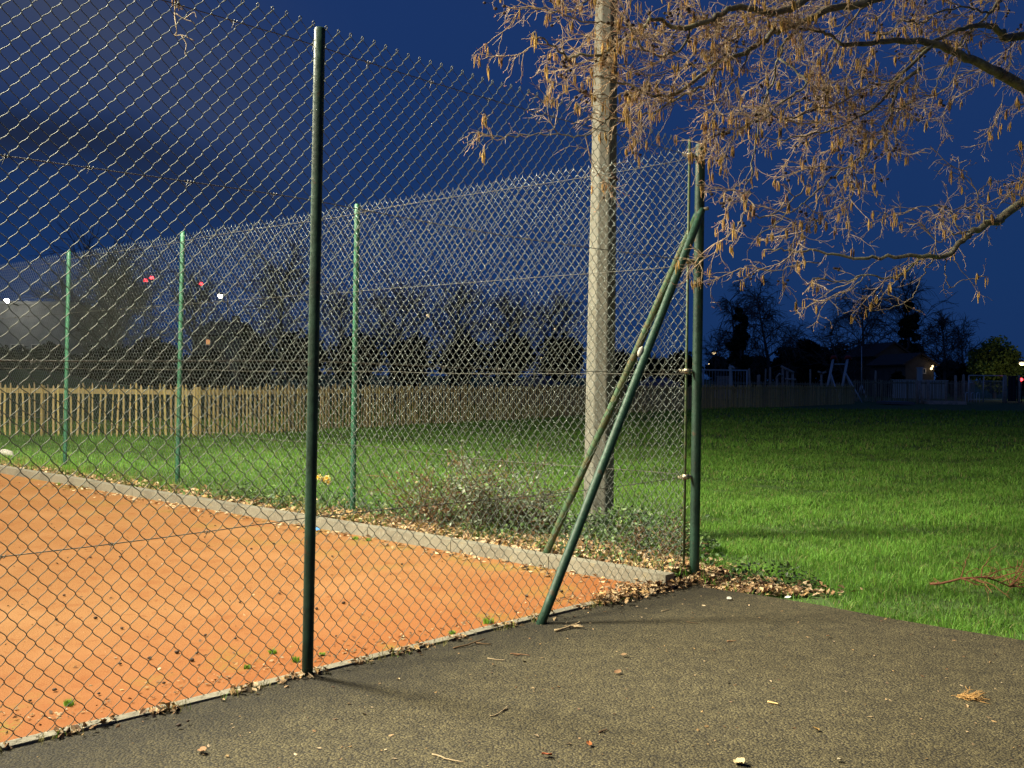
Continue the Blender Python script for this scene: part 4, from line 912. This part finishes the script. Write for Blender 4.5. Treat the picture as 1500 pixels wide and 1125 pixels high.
# climbing frame with a sloping beam
p = base_at(1148, 66); root = thing('climbing_frame', p, 'wooden climbing frame with a beam sloping down to the right', 'climbing frame')
for (px, yt) in ((1146.5, 538), (1153, 541), (1161, 547), (1138, 552)):
    b = MB(); q_ = base_at(px, 66); b.tube(np.array([q_, [q_[0], q_[1], W(px, yt, 66)[2]]]), .085, 8, col=TI); b.build('leg', M['sign'], root)
b = MB(); b.tube(np.array([W(1144, 536.5, 65.8), W(1163, 546, 65.8)]), .075, 8, col=TI * 1.2); b.build('beam', M['sign'], root)
b = MB(); b.tube(np.array([W(1137, 553, 65.8), W(1142, 547, 65.8), W(1147, 551, 65.8)]), .05, 7, col=TI * 1.3); b.build('brace', M['sign'], root)
b = MB(); b.tube(np.array([W(1150, 555, 65.7), W(1166, 556, 65.7)]), .06, 7, col=TI * 1.2); b.build('rung', M['sign'], root)
# leaning white frame with red caps
p = base_at(1226, 63); root = thing('playground_climber', p, 'leaning white metal climber with two red capped legs', 'climber')
for (xt, xb, xs, xe) in ((1220.5, 1208, 1216.5, 1231), (1241.5, 1230, 1238, 1263)):
    b = MB(); q_ = base_at(xb, 63); tpw = np.array(W(xt, 526, 63)); b.tube(np.array([q_, tpw]), .075, 9); lg = b.build('leg', M['steel'], root)
    b = MB(); s_ = np.array(W(xs, 545, 63)); e_ = base_at(xe, 62.2); b.tube(np.array([s_, e_]), .045, 8); b.build('strut', M['steel'], root)
    b = MB(); e2 = base_at(xe - 9, 64.5); b.tube(np.array([s_, e2]), .045, 8); b.build('strut', M['steel'], root)
    b = MB(); b.tube(tpw[None] + np.array([[-.16, 0, .0], [-.05, 0, .10], [.10, 0, .11], [.24, 0, -.02]]), [.06, .13, .13, .05], 8); b.build('cap', M['red'], root)
b = MB(); b.tube(np.array([W(1222.5, 533.5, 63), W(1239.5, 533.5, 63)]), .035, 8); b.build('crossbar', M['steel'], root)
# slender mast with spread feet
p = base_at(1262, 66); root = thing('play_mast', p, 'slender white mast with splayed feet beside the leaning frame', 'mast')
b = MB(); b.tube(np.array([p + [0, 0, .9], [p[0] - .03, p[1], W(1261, 507, 66)[2]]]), [.04, .02], 7); b.build('mast_pole', M['steel'], root)
for dx, dy in ((-.22, .3), (.34, -.2), (.12, .4)): b = MB(); b.tube(np.array([p + [0, 0, 1.05], p + [dx, dy, 0]]), .04, 7); b.build('foot', M['steel'], root)
# leaning log pair, sandpit edge, slab, hoops
p = base_at(1349, 60); b = MB(); b.tube(np.array([p + [.12, 0, 0], [W(1346.5, 558, 60)[0], 60, W(1346, 558, 60)[2]]]), .075, 8, col=TI); b.tube(np.array([p + [-.1, .2, 0], [W(1345, 559, 60)[0], 60.2, W(1346, 559, 60)[2]]]), .075, 8, col=TI * .9)
props(b.build('leaning_logs', M['sign'], loc=p), 'pair of leaning logs standing left of the stout low post', 'logs')
p = base_at(1388, 59.5); b = MB()
b.box((p[0], p[1], .04), (2.2, .18, .2), col=TI * 1.2); b.box((p[0], p[1] + 1.2, .04), (2.2, .18, .2), col=TI); b.box((p[0] - 1.0, p[1] + .6, .04), (.18, 1.0, .18), col=TI); b.box((p[0] + 1.0, p[1] + .6, .04), (.18, 1.0, .18), col=TI)
props(b.build('sandpit_edge', M['sign'], loc=p, smooth=False), 'low square sandpit edge of sleepers beside the timber posts', 'sandpit')
p = base_at(1312, 57); b = MB(); b.box((p[0], p[1], .06), (1.35, 2.2, .12), col=(1, 1, 1)); b.box((p[0], p[1], .13), (1.15, 2.0, .03)); props(b.build('stone_slab', M['slab'], loc=p, smooth=False), 'low flat grey slab on the far grass', 'slab')
for k, px in enumerate((1417, 1425, 1433)):
    p = base_at(px, 62); b = MB(); th = np.linspace(0, math.pi, 9); Q = np.stack([p[0] + .14 * np.cos(th), np.full(9, p[1]) + .1 * np.cos(th), .5 + .14 * np.sin(th)], 1)
    Q = np.vstack([[Q[0][0], Q[0][1], -.05], Q, [Q[-1][0], Q[-1][1], -.05]]); b.tube(Q, .026, 7)
    props(b.build('cycle_hoop', M['steel'], loc=p), ('left', 'middle', 'right')[k] + ' of three grey metal hoops right of the timber pair', 'hoop', 'metal hoops by the playground')
# metal railing and gate
p = base_at(1445, 68); root = thing('metal_railing', p, 'grey metal mesh railing at the far right of the playground', 'railing')
a = np.array(W(1419, 550, 68)); c_ = np.array(W(1470, 550.5, 68)); b = MB(); b.tube(np.array([a, c_]), .035, 8); b.build('top_rail', M['steel'], root)
for f in (0, .43, 1): b = MB(); q_ = a * (1 - f) + c_ * f; b.tube(np.array([[q_[0], q_[1], -.05], q_]), .04, 7); b.build('upright', M['steel'], root)
b = MB()
for f in np.linspace(.03, .97, 26): q_ = a * (1 - f) + c_ * f; b.tube(np.array([[q_[0], q_[1], .1], [q_[0], q_[1], q_[2] - .35]]), .009, 4, cap=False)
for z in (.12, a[2] - .35): b.tube(np.array([[a[0], a[1], z], [c_[0], c_[1], z]]), .02, 6)
b.build('bars', M['steel'], root, smooth=False)
p = base_at(1483, 66); root = thing('park_gate', p, 'dark metal gate between two timber gateposts at right', 'gate')
b = MB(); z0, z1 = .1, W(1483, 551, 66)[2]; x0, x1 = W(1477, 560, 66)[0], W(1490, 560, 66)[0]
for z in (z0, (z0 + z1) / 2, z1): b.box(((x0 + x1) / 2, 66, z), (x1 - x0, .05, .06))
for x in (x0, (x0 + x1) / 2, x1): b.box((x, 65.95, (z0 + z1) / 2), (.06, .04, z1 - z0))
b.build('gate_frame', M['dark'], root, smooth=False); b = MB(); b.box(((x0 + x1) / 2, 66.06, (z0 + z1) / 2), (x1 - x0 - .05, .02, z1 - z0 - .04)); b.build('infill_panel', M['dark'], root, smooth=False)
# low pale wall
p = base_at(1348, 78); root = thing('garden_wall', p, 'low pale rendered wall in front of the houses', 'wall')
b = MB(); b.box((p[0], 78, .65), (4.1, .2, 1.35)); b.build('wall', M['white'], root, smooth=False); b = MB(); b.box((p[0], 78, 1.36), (4.2, .28, .06)); b.build('coping', M['white'], root, smooth=False)
b = MB(); q_ = base_at(1347, 77.7); b.box((q_[0], q_[1], 1.1), (.32, .32, 2.35)); b.box((q_[0], q_[1], 2.3), (.4, .4, .08)); b.build('pier', M['white'], root, smooth=False)

# ------------------------------------------------------------------ houses and hall
def house(name, px0, px1, Y, eave_y, ridge_y, depth, label, wallm, roofm, wins, gable_front=True):
    a = base_at(px0, Y); c_ = base_at(px1, Y); x0, x1 = a[0], c_[0]; ze = W((px0 + px1) / 2, eave_y, Y)[2]; zr = W((px0 + px1) / 2, ridge_y, Y)[2]; xm = (x0 + x1) / 2
    root = thing(name, (xm, Y, 0), label, 'house'); b = MB()
    if gable_front:
        V = [(x0, Y, -.1), (x1, Y, -.1), (x1, Y, ze), (xm, Y, zr), (x0, Y, ze)]; V += [(x, Y + depth, z) for x, _, z in V]
        b.add(V, [(0, 1, 6, 5), (1, 2, 7, 6), (4, 0, 5, 9), (0, 1, 2, 4), (5, 9, 7, 6)], [(4, 2, 3), (9, 8, 7)])
    else:
        b.box((xm, Y + depth / 2, ze / 2), (x1 - x0, depth, ze))
    b.build('wall', wallm, root, smooth=False)
    b = MB(); o_ = .35; th = .14
    if gable_front:
        for s in (-1, 1):
            sl = math.atan2(zr - ze, (x1 - x0) / 2); Ls = math.hypot(zr - ze, (x1 - x0) / 2) + o_
            cx = xm + s * (Ls / 2) * math.cos(sl); cz = zr - Ls / 2 * math.sin(sl) + th * .6; b.box((cx, Y + depth / 2, cz), (Ls, depth + .7, th), ry=s * sl)
    else:
        for s in (-1, 1):
            sl = math.atan2(zr - ze, depth / 2); Ls = math.hypot(zr - ze, depth / 2) + o_
            b.box((xm, Y + depth / 2 + s * (Ls / 2) * math.cos(sl), zr - Ls / 2 * math.sin(sl) + th * .6), (x1 - x0 + .6, Ls, th), rx=-s * sl)
    rf = b.build('roof', roofm, root, smooth=False)
    if not gable_front: b = MB(); b.box((x0 + (x1 - x0) * .75, Y + depth * .5, zr + .1), (.5, .5, 1.0)); ch = b.build('chimney', M['brick'], rf, smooth=False, frame=root)
    for (px, y0, y1, wpx, mt) in wins:
        b = MB(); cc = W(px, (y0 + y1) / 2, Y); hw = wpx / F * Y; hh = (y1 - y0) / F * Y
        for s in (-1, 1): b.box((cc[0] + s * hw / 2, Y - .03, cc[2]), (.07, .08, hh + .07)); b.box((cc[0], Y - .03, cc[2] + s * hh / 2), (hw - .07, .08, .07))
        b.box((cc[0], Y - .025, cc[2]), (.05, .06, hh - .07)); wn = b.build('window', M['white'], root, smooth=False)
        b = MB(); b.box((cc[0], Y - .012, cc[2]), (hw, .02, hh)); b.build('pane', M[mt], wn, smooth=False, frame=root)
    return root
hA = house('gabled_house', 1283, 1334, 92, 521, 503, 9, 'gabled house with a pale rendered front half hidden by an ivy tree', M['brick'], M['roof'], [(1312, 520, 527, 6, 'glass'), (1297, 530, 540, 8, 'glass')])
hB = house('gabled_house', 1326, 1368, 82, 533, 519, 8, 'lower gabled house with a bright porch lamp at its eave', M['brick'], M['roof'], [(1352, 540, 547, 7, 'glass')])
# porch lamps
b = MB(); 
pl = thing('porch_lamp', W(1366, 538, 81.7), 'bright twin porch lamp shining on the lower gabled house', 'lamp')
for (px, py, r) in ((1364.3, 540, .10), (1366, 536.6, .085)):
    b = MB(); q_ = np.array(W(px, py, 81.6)); b.tube(q_[None] + np.array([[0, 0, -r], [0, 0, -r * .5], [0, 0, r * .5], [0, 0, r]]), [r * .4, r, r, r * .4], 8); b.build('bulb', M['lampy'], pl)
b = MB(); b.tube(np.array([W(1365, 538, 81.95), W(1365, 537, 81.5)]), .03, 6); b.build('bracket', M['dark'], pl)
pd = bpy.data.lights.new('porch_light', 'POINT'); pd.energy = .15; pd.color = (1, .7, .4); pd.shadow_soft_size = .1; po = bpy.data.objects.new('porch_light', pd); COL.objects.link(po); po.parent = pl; po.location = (0, -.5, 0)
house('small_house', 285, 330, 70, 492, 470, 9, 'small dark house with one glowing orange window at left', M['brick'], M['roof'], [(305, 497, 505, 6, 'lampo')], gable_front=False)
# flat roofed hall with its own lamp
a = base_at(-30, 66); c_ = base_at(92, 66); zt = W(30, 446, 66)[2]; root = thing('flat_roofed_hall', ((a[0] + c_[0]) / 2, 66, 0), 'grey flat roofed hall lit by a white floodlight at far left', 'hall')
b = MB(); b.box(((a[0] + c_[0]) / 2, 71, zt / 2), (c_[0] - a[0], 10, zt)); b.build('wall', M['greywall'], root, smooth=False)
b = MB(); b.box(((a[0] + c_[0]) / 2, 71, zt + .1), (c_[0] - a[0] + .5, 10.5, .2)); b.build('roof', M['greywall'], root, smooth=False)
for px in (25, 55, 80):
    b = MB(); q_ = W(px, 520, 65.98); b.box((q_[0], 65.97, q_[2]), (.8, .06, 1.4)); wn = b.build('window', M['white'], root, smooth=False)
    b = MB(); b.box((q_[0], 65.93, q_[2]), (.68, .04, 1.28)); b.build('pane', M['glass' if px != 80 else 'lampo'], wn, smooth=False, frame=root)
q_ = np.array(W(10, 441, 64.5)); root = thing('wall_floodlight', q_, 'glaring white floodlight on a bracket above the flat roofed hall', 'floodlight')
b = MB(); b.tube(np.array([q_ + [0, 1.6, -.2], q_ + [0, .15, 0]]), .04, 6); b.build('bracket', M['dark'], root)
b = MB(); b.tube(q_[None] + np.array([[0, -.02, -.14], [0, -.02, -.07], [0, -.02, .07], [0, -.02, .14]]), [.06, .15, .15, .06], 9); b.build('bulb', M['lampw'], root)
fd_ = bpy.data.lights.new('hall_light', 'POINT'); fd_.energy = 60; fd_.color = (1, .97, .9); fd_.shadow_soft_size = .15; fo = bpy.data.objects.new('hall_light', fd_); COL.objects.link(fo); fo.parent = root; fo.location = (0, -.6, -.1)

# ------------------------------------------------------------------ street lamps
def street_lamp(px, py, Y, label, glow='lampy', r=.16, energy=0):
    h = np.array(W(px, py, Y)); root = thing('street_lamp', (h[0] + .6, Y, 0), label, 'street lamp', 'street lamps in the distance')
    b = MB(); b.tube(np.array([[h[0] + .6, Y, -.05], [h[0] + .6, Y, h[2] - .1], [h[0] + .45, Y, h[2] + .12], [h[0] + .1, Y, h[2] + .14]]), [.08, .06, .045, .04], 8); b.build('column', M['dark'], root)
    b = MB(); b.tube(h[None] + np.array([[.22, 0, .13], [0, 0, .15], [-.28, 0, .12]]), [.06, .13, .05], 8); b.build('lantern', M['dark'], root)
    b = MB(); b.tube(h[None] + np.array([[.16, 0, 0], [.06, 0, -.03], [-.1, 0, -.03], [-.2, 0, 0]]), [r * .3, r, r, r * .3], 8); b.build('bulb', M[glow], root)
    if energy:
        l_ = bpy.data.lights.new('street_light', 'POINT'); l_.energy = energy; l_.color = (1, .85, .5); l_.shadow_soft_size = .15
        lo_ = bpy.data.objects.new('street_light', l_); COL.objects.link(lo_); lo_.parent = root; lo_.location = (-.6, -.2, h[2] - .35)
for args in ((323, 433, 85, 'leftmost street lamp, above the small dark house', 'lampw', .17), (627, 462, 110, 'street lamp right of the middle far fence post', 'lampy', .16), (813, 482, 120, 'street lamp just left of the concrete pole', 'lampy', .14),
             (792, 524, 120, 'low lamp below and left of the lamp by the concrete pole', 'lampy', .10), (350, 517, 80, 'low white lamp right of the small dark house', 'lampw', .11), (1046, 517, 110, 'street lamp just right of the corner post', 'lampy', .14), (1040, 533, 140, 'faint low lamp right of the corner post', 'lampy', .13),
             (1114, 530, 105, 'street lamp between the birches above the slim timber posts', 'lampy', .15), (1143, 536, 115, 'street lamp above the climbing frame', 'lampy', .13)):
    street_lamp(*args)
street_lamp(1497, 532, 78, 'rightmost street lamp, beside the round evergreen bush', 'lampy', .12, 110)
# red warning beacons
for (px, py, lab) in ((213, 411, 'left of two paired red warning beacons over the dark trees'), (222, 407, 'right of two paired red warning beacons over the dark trees'), (294, 416, 'single red warning beacon right of the second far fence post')):
    q_ = np.array(W(px, py, 78)); root = thing('beacon_mast', (q_[0], q_[1], 0), lab + ', on a thin mast', 'beacon', 'red beacons in the distance')
    b = MB(); b.tube(np.array([[q_[0], q_[1], 0], q_ - [0, 0, .1]]), [.08, .03], 6); b.build('mast_pole', M['dark'], root)
    b = MB(); b.tube(q_[None] + np.array([[-.18, 0, -.05], [-.07, 0, .02], [.07, 0, .02], [.18, 0, -.05]]), [.03, .12, .12, .03], 8); b.build('beacon', M['lampr'], root)
p = base_at(1497, 68); p2 = np.array(W(1496, 556, 68)); root = thing('warning_lamp', p, 'small red lamp on a short post at the right edge beside the gate', 'lamp')
b = MB(); b.tube(np.array([p, p2 - [0, 0, .1]]), .03, 6); b.build('post', M['dark'], root); b = MB(); b.tube(p2[None] + np.array([[0, 0, -.1], [0, 0, -.05], [0, 0, .05], [0, 0, .1]]), [.05, .11, .11, .05], 8); b.build('bulb', M['lampr'], root)

# ------------------------------------------------------------------ parked cars beyond the fence
def car(px, Y, m, label, lights):
    p = base_at(px, Y); root = thing('parked_car', p, label, 'car', 'cars parked beyond the field'); x, y = p[0], p[1]
    prof_ = [(-2.05, .35), (-2.1, .75), (-1.9, .92), (-1.0, 1.0), (-.45, 1.42), (.75, 1.45), (1.45, 1.05), (2.0, .95), (2.1, .6), (2.05, .35)]
    V = []; n = len(prof_)
    for s in (-1, 1):
        for (a_, z) in prof_: V.append((x + a_, y + s * (.85 if z < 1.1 else .68), z - .045))
    q = [(i, i + 1, n + i + 1, n + i) for i in range(n - 1)] + [(n - 1, 0, n, 2 * n - 1)]
    q += [(0, 1, 8, 9), (1, 2, 7, 8), (2, 3, 6, 7), (3, 4, 5, 6)]; q += [tuple(n + i for i in f)[::-1] for f in ((0, 1, 8, 9), (1, 2, 7, 8), (2, 3, 6, 7), (3, 4, 5, 6))]
    b = MB(); b.add(V, q); b.build('body', m, root, smooth=False)
    for s in (-1, 1):
        b = MB(); yy = y + s * .79; V = [(x - .82, yy + s * .03, 1.03), (x + 1.2, yy + s * .03, 1.05), (x + .68, yy - s * .09, 1.36), (x - .42, yy - s * .09, 1.35)]; V += [(a_, c2 - s * .02, d) for a_, c2, d in V]
        b.add(V, [(0, 1, 2, 3), (4, 7, 6, 5), (0, 4, 5, 1), (1, 5, 6, 2), (2, 6, 7, 3), (3, 7, 4, 0)]); b.build('window', M['glass'], root, smooth=False)
        for wx in (-1.3, 1.3): b = MB(); b.tube(np.array([[x + wx, y + s * .88, .28], [x + wx, y + s * .70, .28]]), .31, 14); b.build('wheel', M['rubber'], root)
    for s in (-.6, .6):
        b = MB(); b.tube(np.array([[x + 2.02, y + s, .66], [x + 2.12, y + s, .66]]), .10, 8); b.build('headlight', M['lampy' if lights else 'steel'], root)
        b = MB(); b.tube(np.array([[x - 2.04, y + s, .7], [x - 2.13, y + s, .7]]), .09, 8); b.build('tail_light', M['red'], root)
car(960, 88, M['car'], 'lilac grey car with glowing lights seen through the mesh right of the brace', True)
car(785, 92, M['car2'], 'dark bluish car seen through the mesh left of the concrete pole', False)

# ------------------------------------------------------------------ distant trees
def bare_tree(px, ytop, wpx, Y, label, seed, weep=0.0, dens=1.0, lean=0, low=.18, col=(1, 1, 1), fine=.019):
    g = np.random.default_rng(seed); p = base_at(px, Y); H = W(px, ytop, Y)[2]; Wd = wpx / F * Y
    root = thing('bare_tree', p, label, 'tree', 'bare trees beyond the field'); tk = MB(); cr_ = MB(); c_ = np.array(col)
    T = walk(p, (lean, 0, 1), H * .86, 8, .05, 0, g); tk.tube(T, np.linspace(H * .018 + .04, .03, 9), 7, col=c_)
    tips = []
    nl = int(20 * dens)
    for k in range(nl):
        f = low + (1 - low) * (k + g.random()) / nl; i = min(int(f * 8), 7); st = T[i] + (T[i + 1] - T[i]) * (f * 8 - i)
        a = g.random() * 6.28; el = .5 + .9 * f; L = Wd * .5 * (.55 + .5 * g.random()) * (1.15 - .55 * abs(f - .45) * 1.4)
        Q = walk(st, (math.cos(a), math.sin(a), el), max(L * 1.15, H * .12), 6, .15, .10 * weep, g); tk.tube(Q, np.linspace(.05, .02, 7) * (H / 10), 5, cap=False, col=c_)
        for m_ in range(7):
            i = g.integers(1, 7); Q2 = walk(Q[i], (Q[i] - Q[i - 1]) / np.linalg.norm(Q[i] - Q[i - 1]) + g.normal(0, .55, 3) + [0, 0, .25 - .3 * weep], L * (.35 + .5 * g.random()), 5, .18, .16 * weep, g)
            cr_.tube(Q2, np.linspace(.028, .017, 6) * (H / 10), 3, cap=False, col=c_); tips.append(Q2)
    for Q2 in tips:
        for m_ in range(int(6 * dens)):
            i = g.integers(1, 6); d = g.normal(0, .6, 3) + (Q2[i] - Q2[i - 1]) / (np.linalg.norm(Q2[i] - Q2[i - 1]) + 1e-9) + [0, 0, .2 - .75 * weep]
            L = Wd * (.08 + .16 * g.random()) * (1 + weep * .6); Q3 = walk(Q2[i], d, L, 3, .2, .35 * weep, g)
            cr_.tube(Q3, np.linspace(fine, fine * .7, 4), 3, cap=False, col=c_ * (.7 + .5 * g.random()))
    tk.build('trunk', M['farbark'], root); cr_.build('crown', M['farbark'], root)
def leafy(name, px, ytop, wpx, Y, label, seed, shape='round', n=5000, s=.32, col=(1, 1, 1), cat='tree', bottom=0.0):
    g = np.random.default_rng(seed); p = base_at(px, Y); H = W(px, ytop, Y)[2]; Wd = wpx / F * Y / 2
    root = thing(name, p, label, cat, None); tk = MB(); tk.tube(np.array([p, p + [0, 0, H * .45], p + [0, 0, H * .85]]), [.16, .12, .04], 7, col=(1, 1, 1)); tk.build('trunk', M['farbark'], root)
    b = MB(); nc = 60; u_ = g.normal(0, 1, (nc, 3)); u_ /= np.linalg.norm(u_, axis=1)[:, None]; cz = g.random(nc)
    if shape == 'round':
        c_ = u_ * (.78 * g.random((nc, 1)) ** .4); cen = np.stack([c_[:, 0] * Wd, c_[:, 1] * Wd, H * .5 + c_[:, 2] * H * .46], 1); rad = np.full(nc, Wd * .34)
    else:
        a = g.random(nc) * 6.28; prf = (1 - cz) ** .6 * (.85 + .25 * np.sin(cz * 15 + g.random())) + .1; rr = Wd * prf * g.random(nc) ** .5
        cen = np.stack([rr * np.cos(a), rr * np.sin(a), bottom + cz * (H - bottom) * .97], 1); rad = Wd * (.40 - .24 * cz)
    k = g.integers(0, nc, n); d = g.normal(0, 1, (n, 3)); d /= np.linalg.norm(d, axis=1)[:, None]; P = cen[k] + d * (rad[k] * (.55 + .5 * g.random(n)))[:, None] + p
    P[:, 2] = np.maximum(P[:, 2], .05)
    cl = (np.array(col)[None] * (.55 + .9 * g.random((nc, 1)))[k]) * (.7 + .6 * g.random((n, 1)))
    leaves(b, P, s * (.6 + .8 * g.random(n)), cl, 1.2, .3); b.build('crown', M['darkleaf'], root, smooth=False)
bare_tree(1080, 414, 62, 98, 'left of the two weeping birches above the rail frame', 1, .75, 1.1)
bare_tree(1128, 406, 78, 100, 'right and fuller of the two weeping birches', 2, .7, 1.3)
leafy('conifer', 1084, 446, 40, 95, 'dark columnar conifer standing against the left birch', 3, 'cone', 4200, .35)
bare_tree(1048, 488, 50, 105, 'thin low bare tree right of the corner post', 4, .1, .9)
bare_tree(1163, 478, 60, 108, 'small bare tree right of the birches', 5, .2, .9)
bare_tree(1245, 470, 80, 95, 'bare tree leaning left above the white play frame', 6, .1, .8, lean=-.35)
bare_tree(1268, 420, 88, 100, 'tall weeping bare tree left of the ivy clad tree', 7, .6, 1.3)
bare_tree(1330, 408, 92, 104, 'tallest bare tree, rising behind the ivy clad tree', 8, .35, 1.3)
leafy('ivy_clad_tree', 1330, 440, 46, 96, 'black ivy clad tree with a ragged spire between the two houses', 9, 'cone', 5200, .36)
bare_tree(1384, 462, 62, 92, 'bare tree right of the porch lamp', 10, .1, 1.2)
bare_tree(1413, 476, 60, 104, 'faint bare tree just left of the round evergreen', 11, .1, 1.0)
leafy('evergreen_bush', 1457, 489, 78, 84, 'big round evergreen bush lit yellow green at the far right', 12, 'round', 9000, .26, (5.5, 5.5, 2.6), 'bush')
leafy('shrub', 1500, 520, 40, 100, 'dark shrub at the right edge behind the round evergreen', 13, 'round', 2500, .3, cat='shrub')
for k, (px, yt, wp, Y, lab) in enumerate(((1180, 490, 60, 102, 'dark rounded thicket right of the birches'), (1218, 494, 70, 104, 'dark rounded thicket behind the red capped play frame'), (1150, 500, 50, 104, 'dark low thicket behind the climbing frame'), (1290, 520, 60, 98, 'dark shrubbery left of the gabled house'), (1110, 515, 50, 102, 'dark shrubbery below the right birch'), (1060, 520, 60, 108, 'dark shrubbery below the left birch'), (1395, 522, 50, 94, 'dark shrubbery left of the round evergreen'), (1315, 540, 24, 80, 'small round dark shrub in front of the gabled house'))):
    leafy('thicket', px, yt, wp, Y, lab, 30 + k, 'round', 4200, .36, (.55, .5, .5), 'thicket')
# left side
for k, (px, yt, wp, Y, wv, dn, lab) in enumerate(((165, 392, 150, 70, .1, 1.6, 'broad dark bare tree rising left of the second far fence post'), (120, 418, 110, 74, .1, 1.3, 'bare tree behind the first far fence post'), (285, 410, 90, 76, .1, 1.2, 'bare tree just right of the second far fence post'),
        (410, 374, 110, 82, .3, 1.3, 'bare tree behind the near fence post'), (500, 425, 90, 95, .1, 1.1, 'bare tree behind the third far fence post'), (575, 432, 110, 100, .1, 1.3, 'bare tree right of the third far fence post'), (665, 428, 110, 105, .1, 1.3, 'bare tree in the middle distance right of a street lamp'), (740, 445, 90, 105, .1, 1.2, 'bare tree left of the dark bluish car'), (815, 436, 90, 108, .1, 1.2, 'bare tree against the left side of the concrete pole'))):
    bare_tree(px, yt, wp, Y, lab, 50 + k, wv, dn)
for k, (px, yt, wp, Y) in enumerate(((230, 492, 90, 60), (160, 505, 100, 55), (60, 500, 90, 58), (370, 490, 90, 75), (440, 478, 90, 80), (520, 480, 90, 88), (600, 484, 90, 90), (680, 482, 90, 94), (750, 486, 80, 95), (820, 484, 80, 97), (905, 506, 60, 110), (955, 518, 70, 112), (1000, 512, 60, 112), (0, 505, 80, 60), (300, 512, 80, 66))):
    where = ('below the broad bare tree', 'left of the broad bare tree', 'below the flat roofed hall', 'right of the small dark house', 'just left of the near fence post', 'behind the third far fence post', 'below the street lamp in mid fence', 'in the middle of the far fence view', 'above the dark bluish car', 'against the left side of the concrete pole', 'just right of the concrete pole', 'behind the lilac grey car', 'left of the corner post', 'at the left edge of the view', 'in front of the small dark house')[k]
    leafy('thicket', px, yt, wp, Y, 'dark leafy thicket ' + where, 70 + k, 'round', 3600, .34, (.6, .55, .55), 'thicket')
# grassy bank behind the paling fence at left
b = MB(); xs = np.linspace(-34, -5, 40); ys = np.linspace(23, 42, 20); V = []
for y in ys:
    for x in xs:
        f = math.exp(-((y - 34) / 5) ** 2) * np.clip((-7 - x) / 9, 0, 1); V.append((x, y, -.05 + 1.35 * f + .05 * math.sin(x * 1.3 + y)*f - .02))
q = [(j * 40 + i, j * 40 + i + 1, j * 40 + 41 + i, j * 40 + 40 + i) for j in range(19) for i in range(39)]
b.add(np.array(V), q); props(b.build('grass_bank', M['soil']), kind='structure')
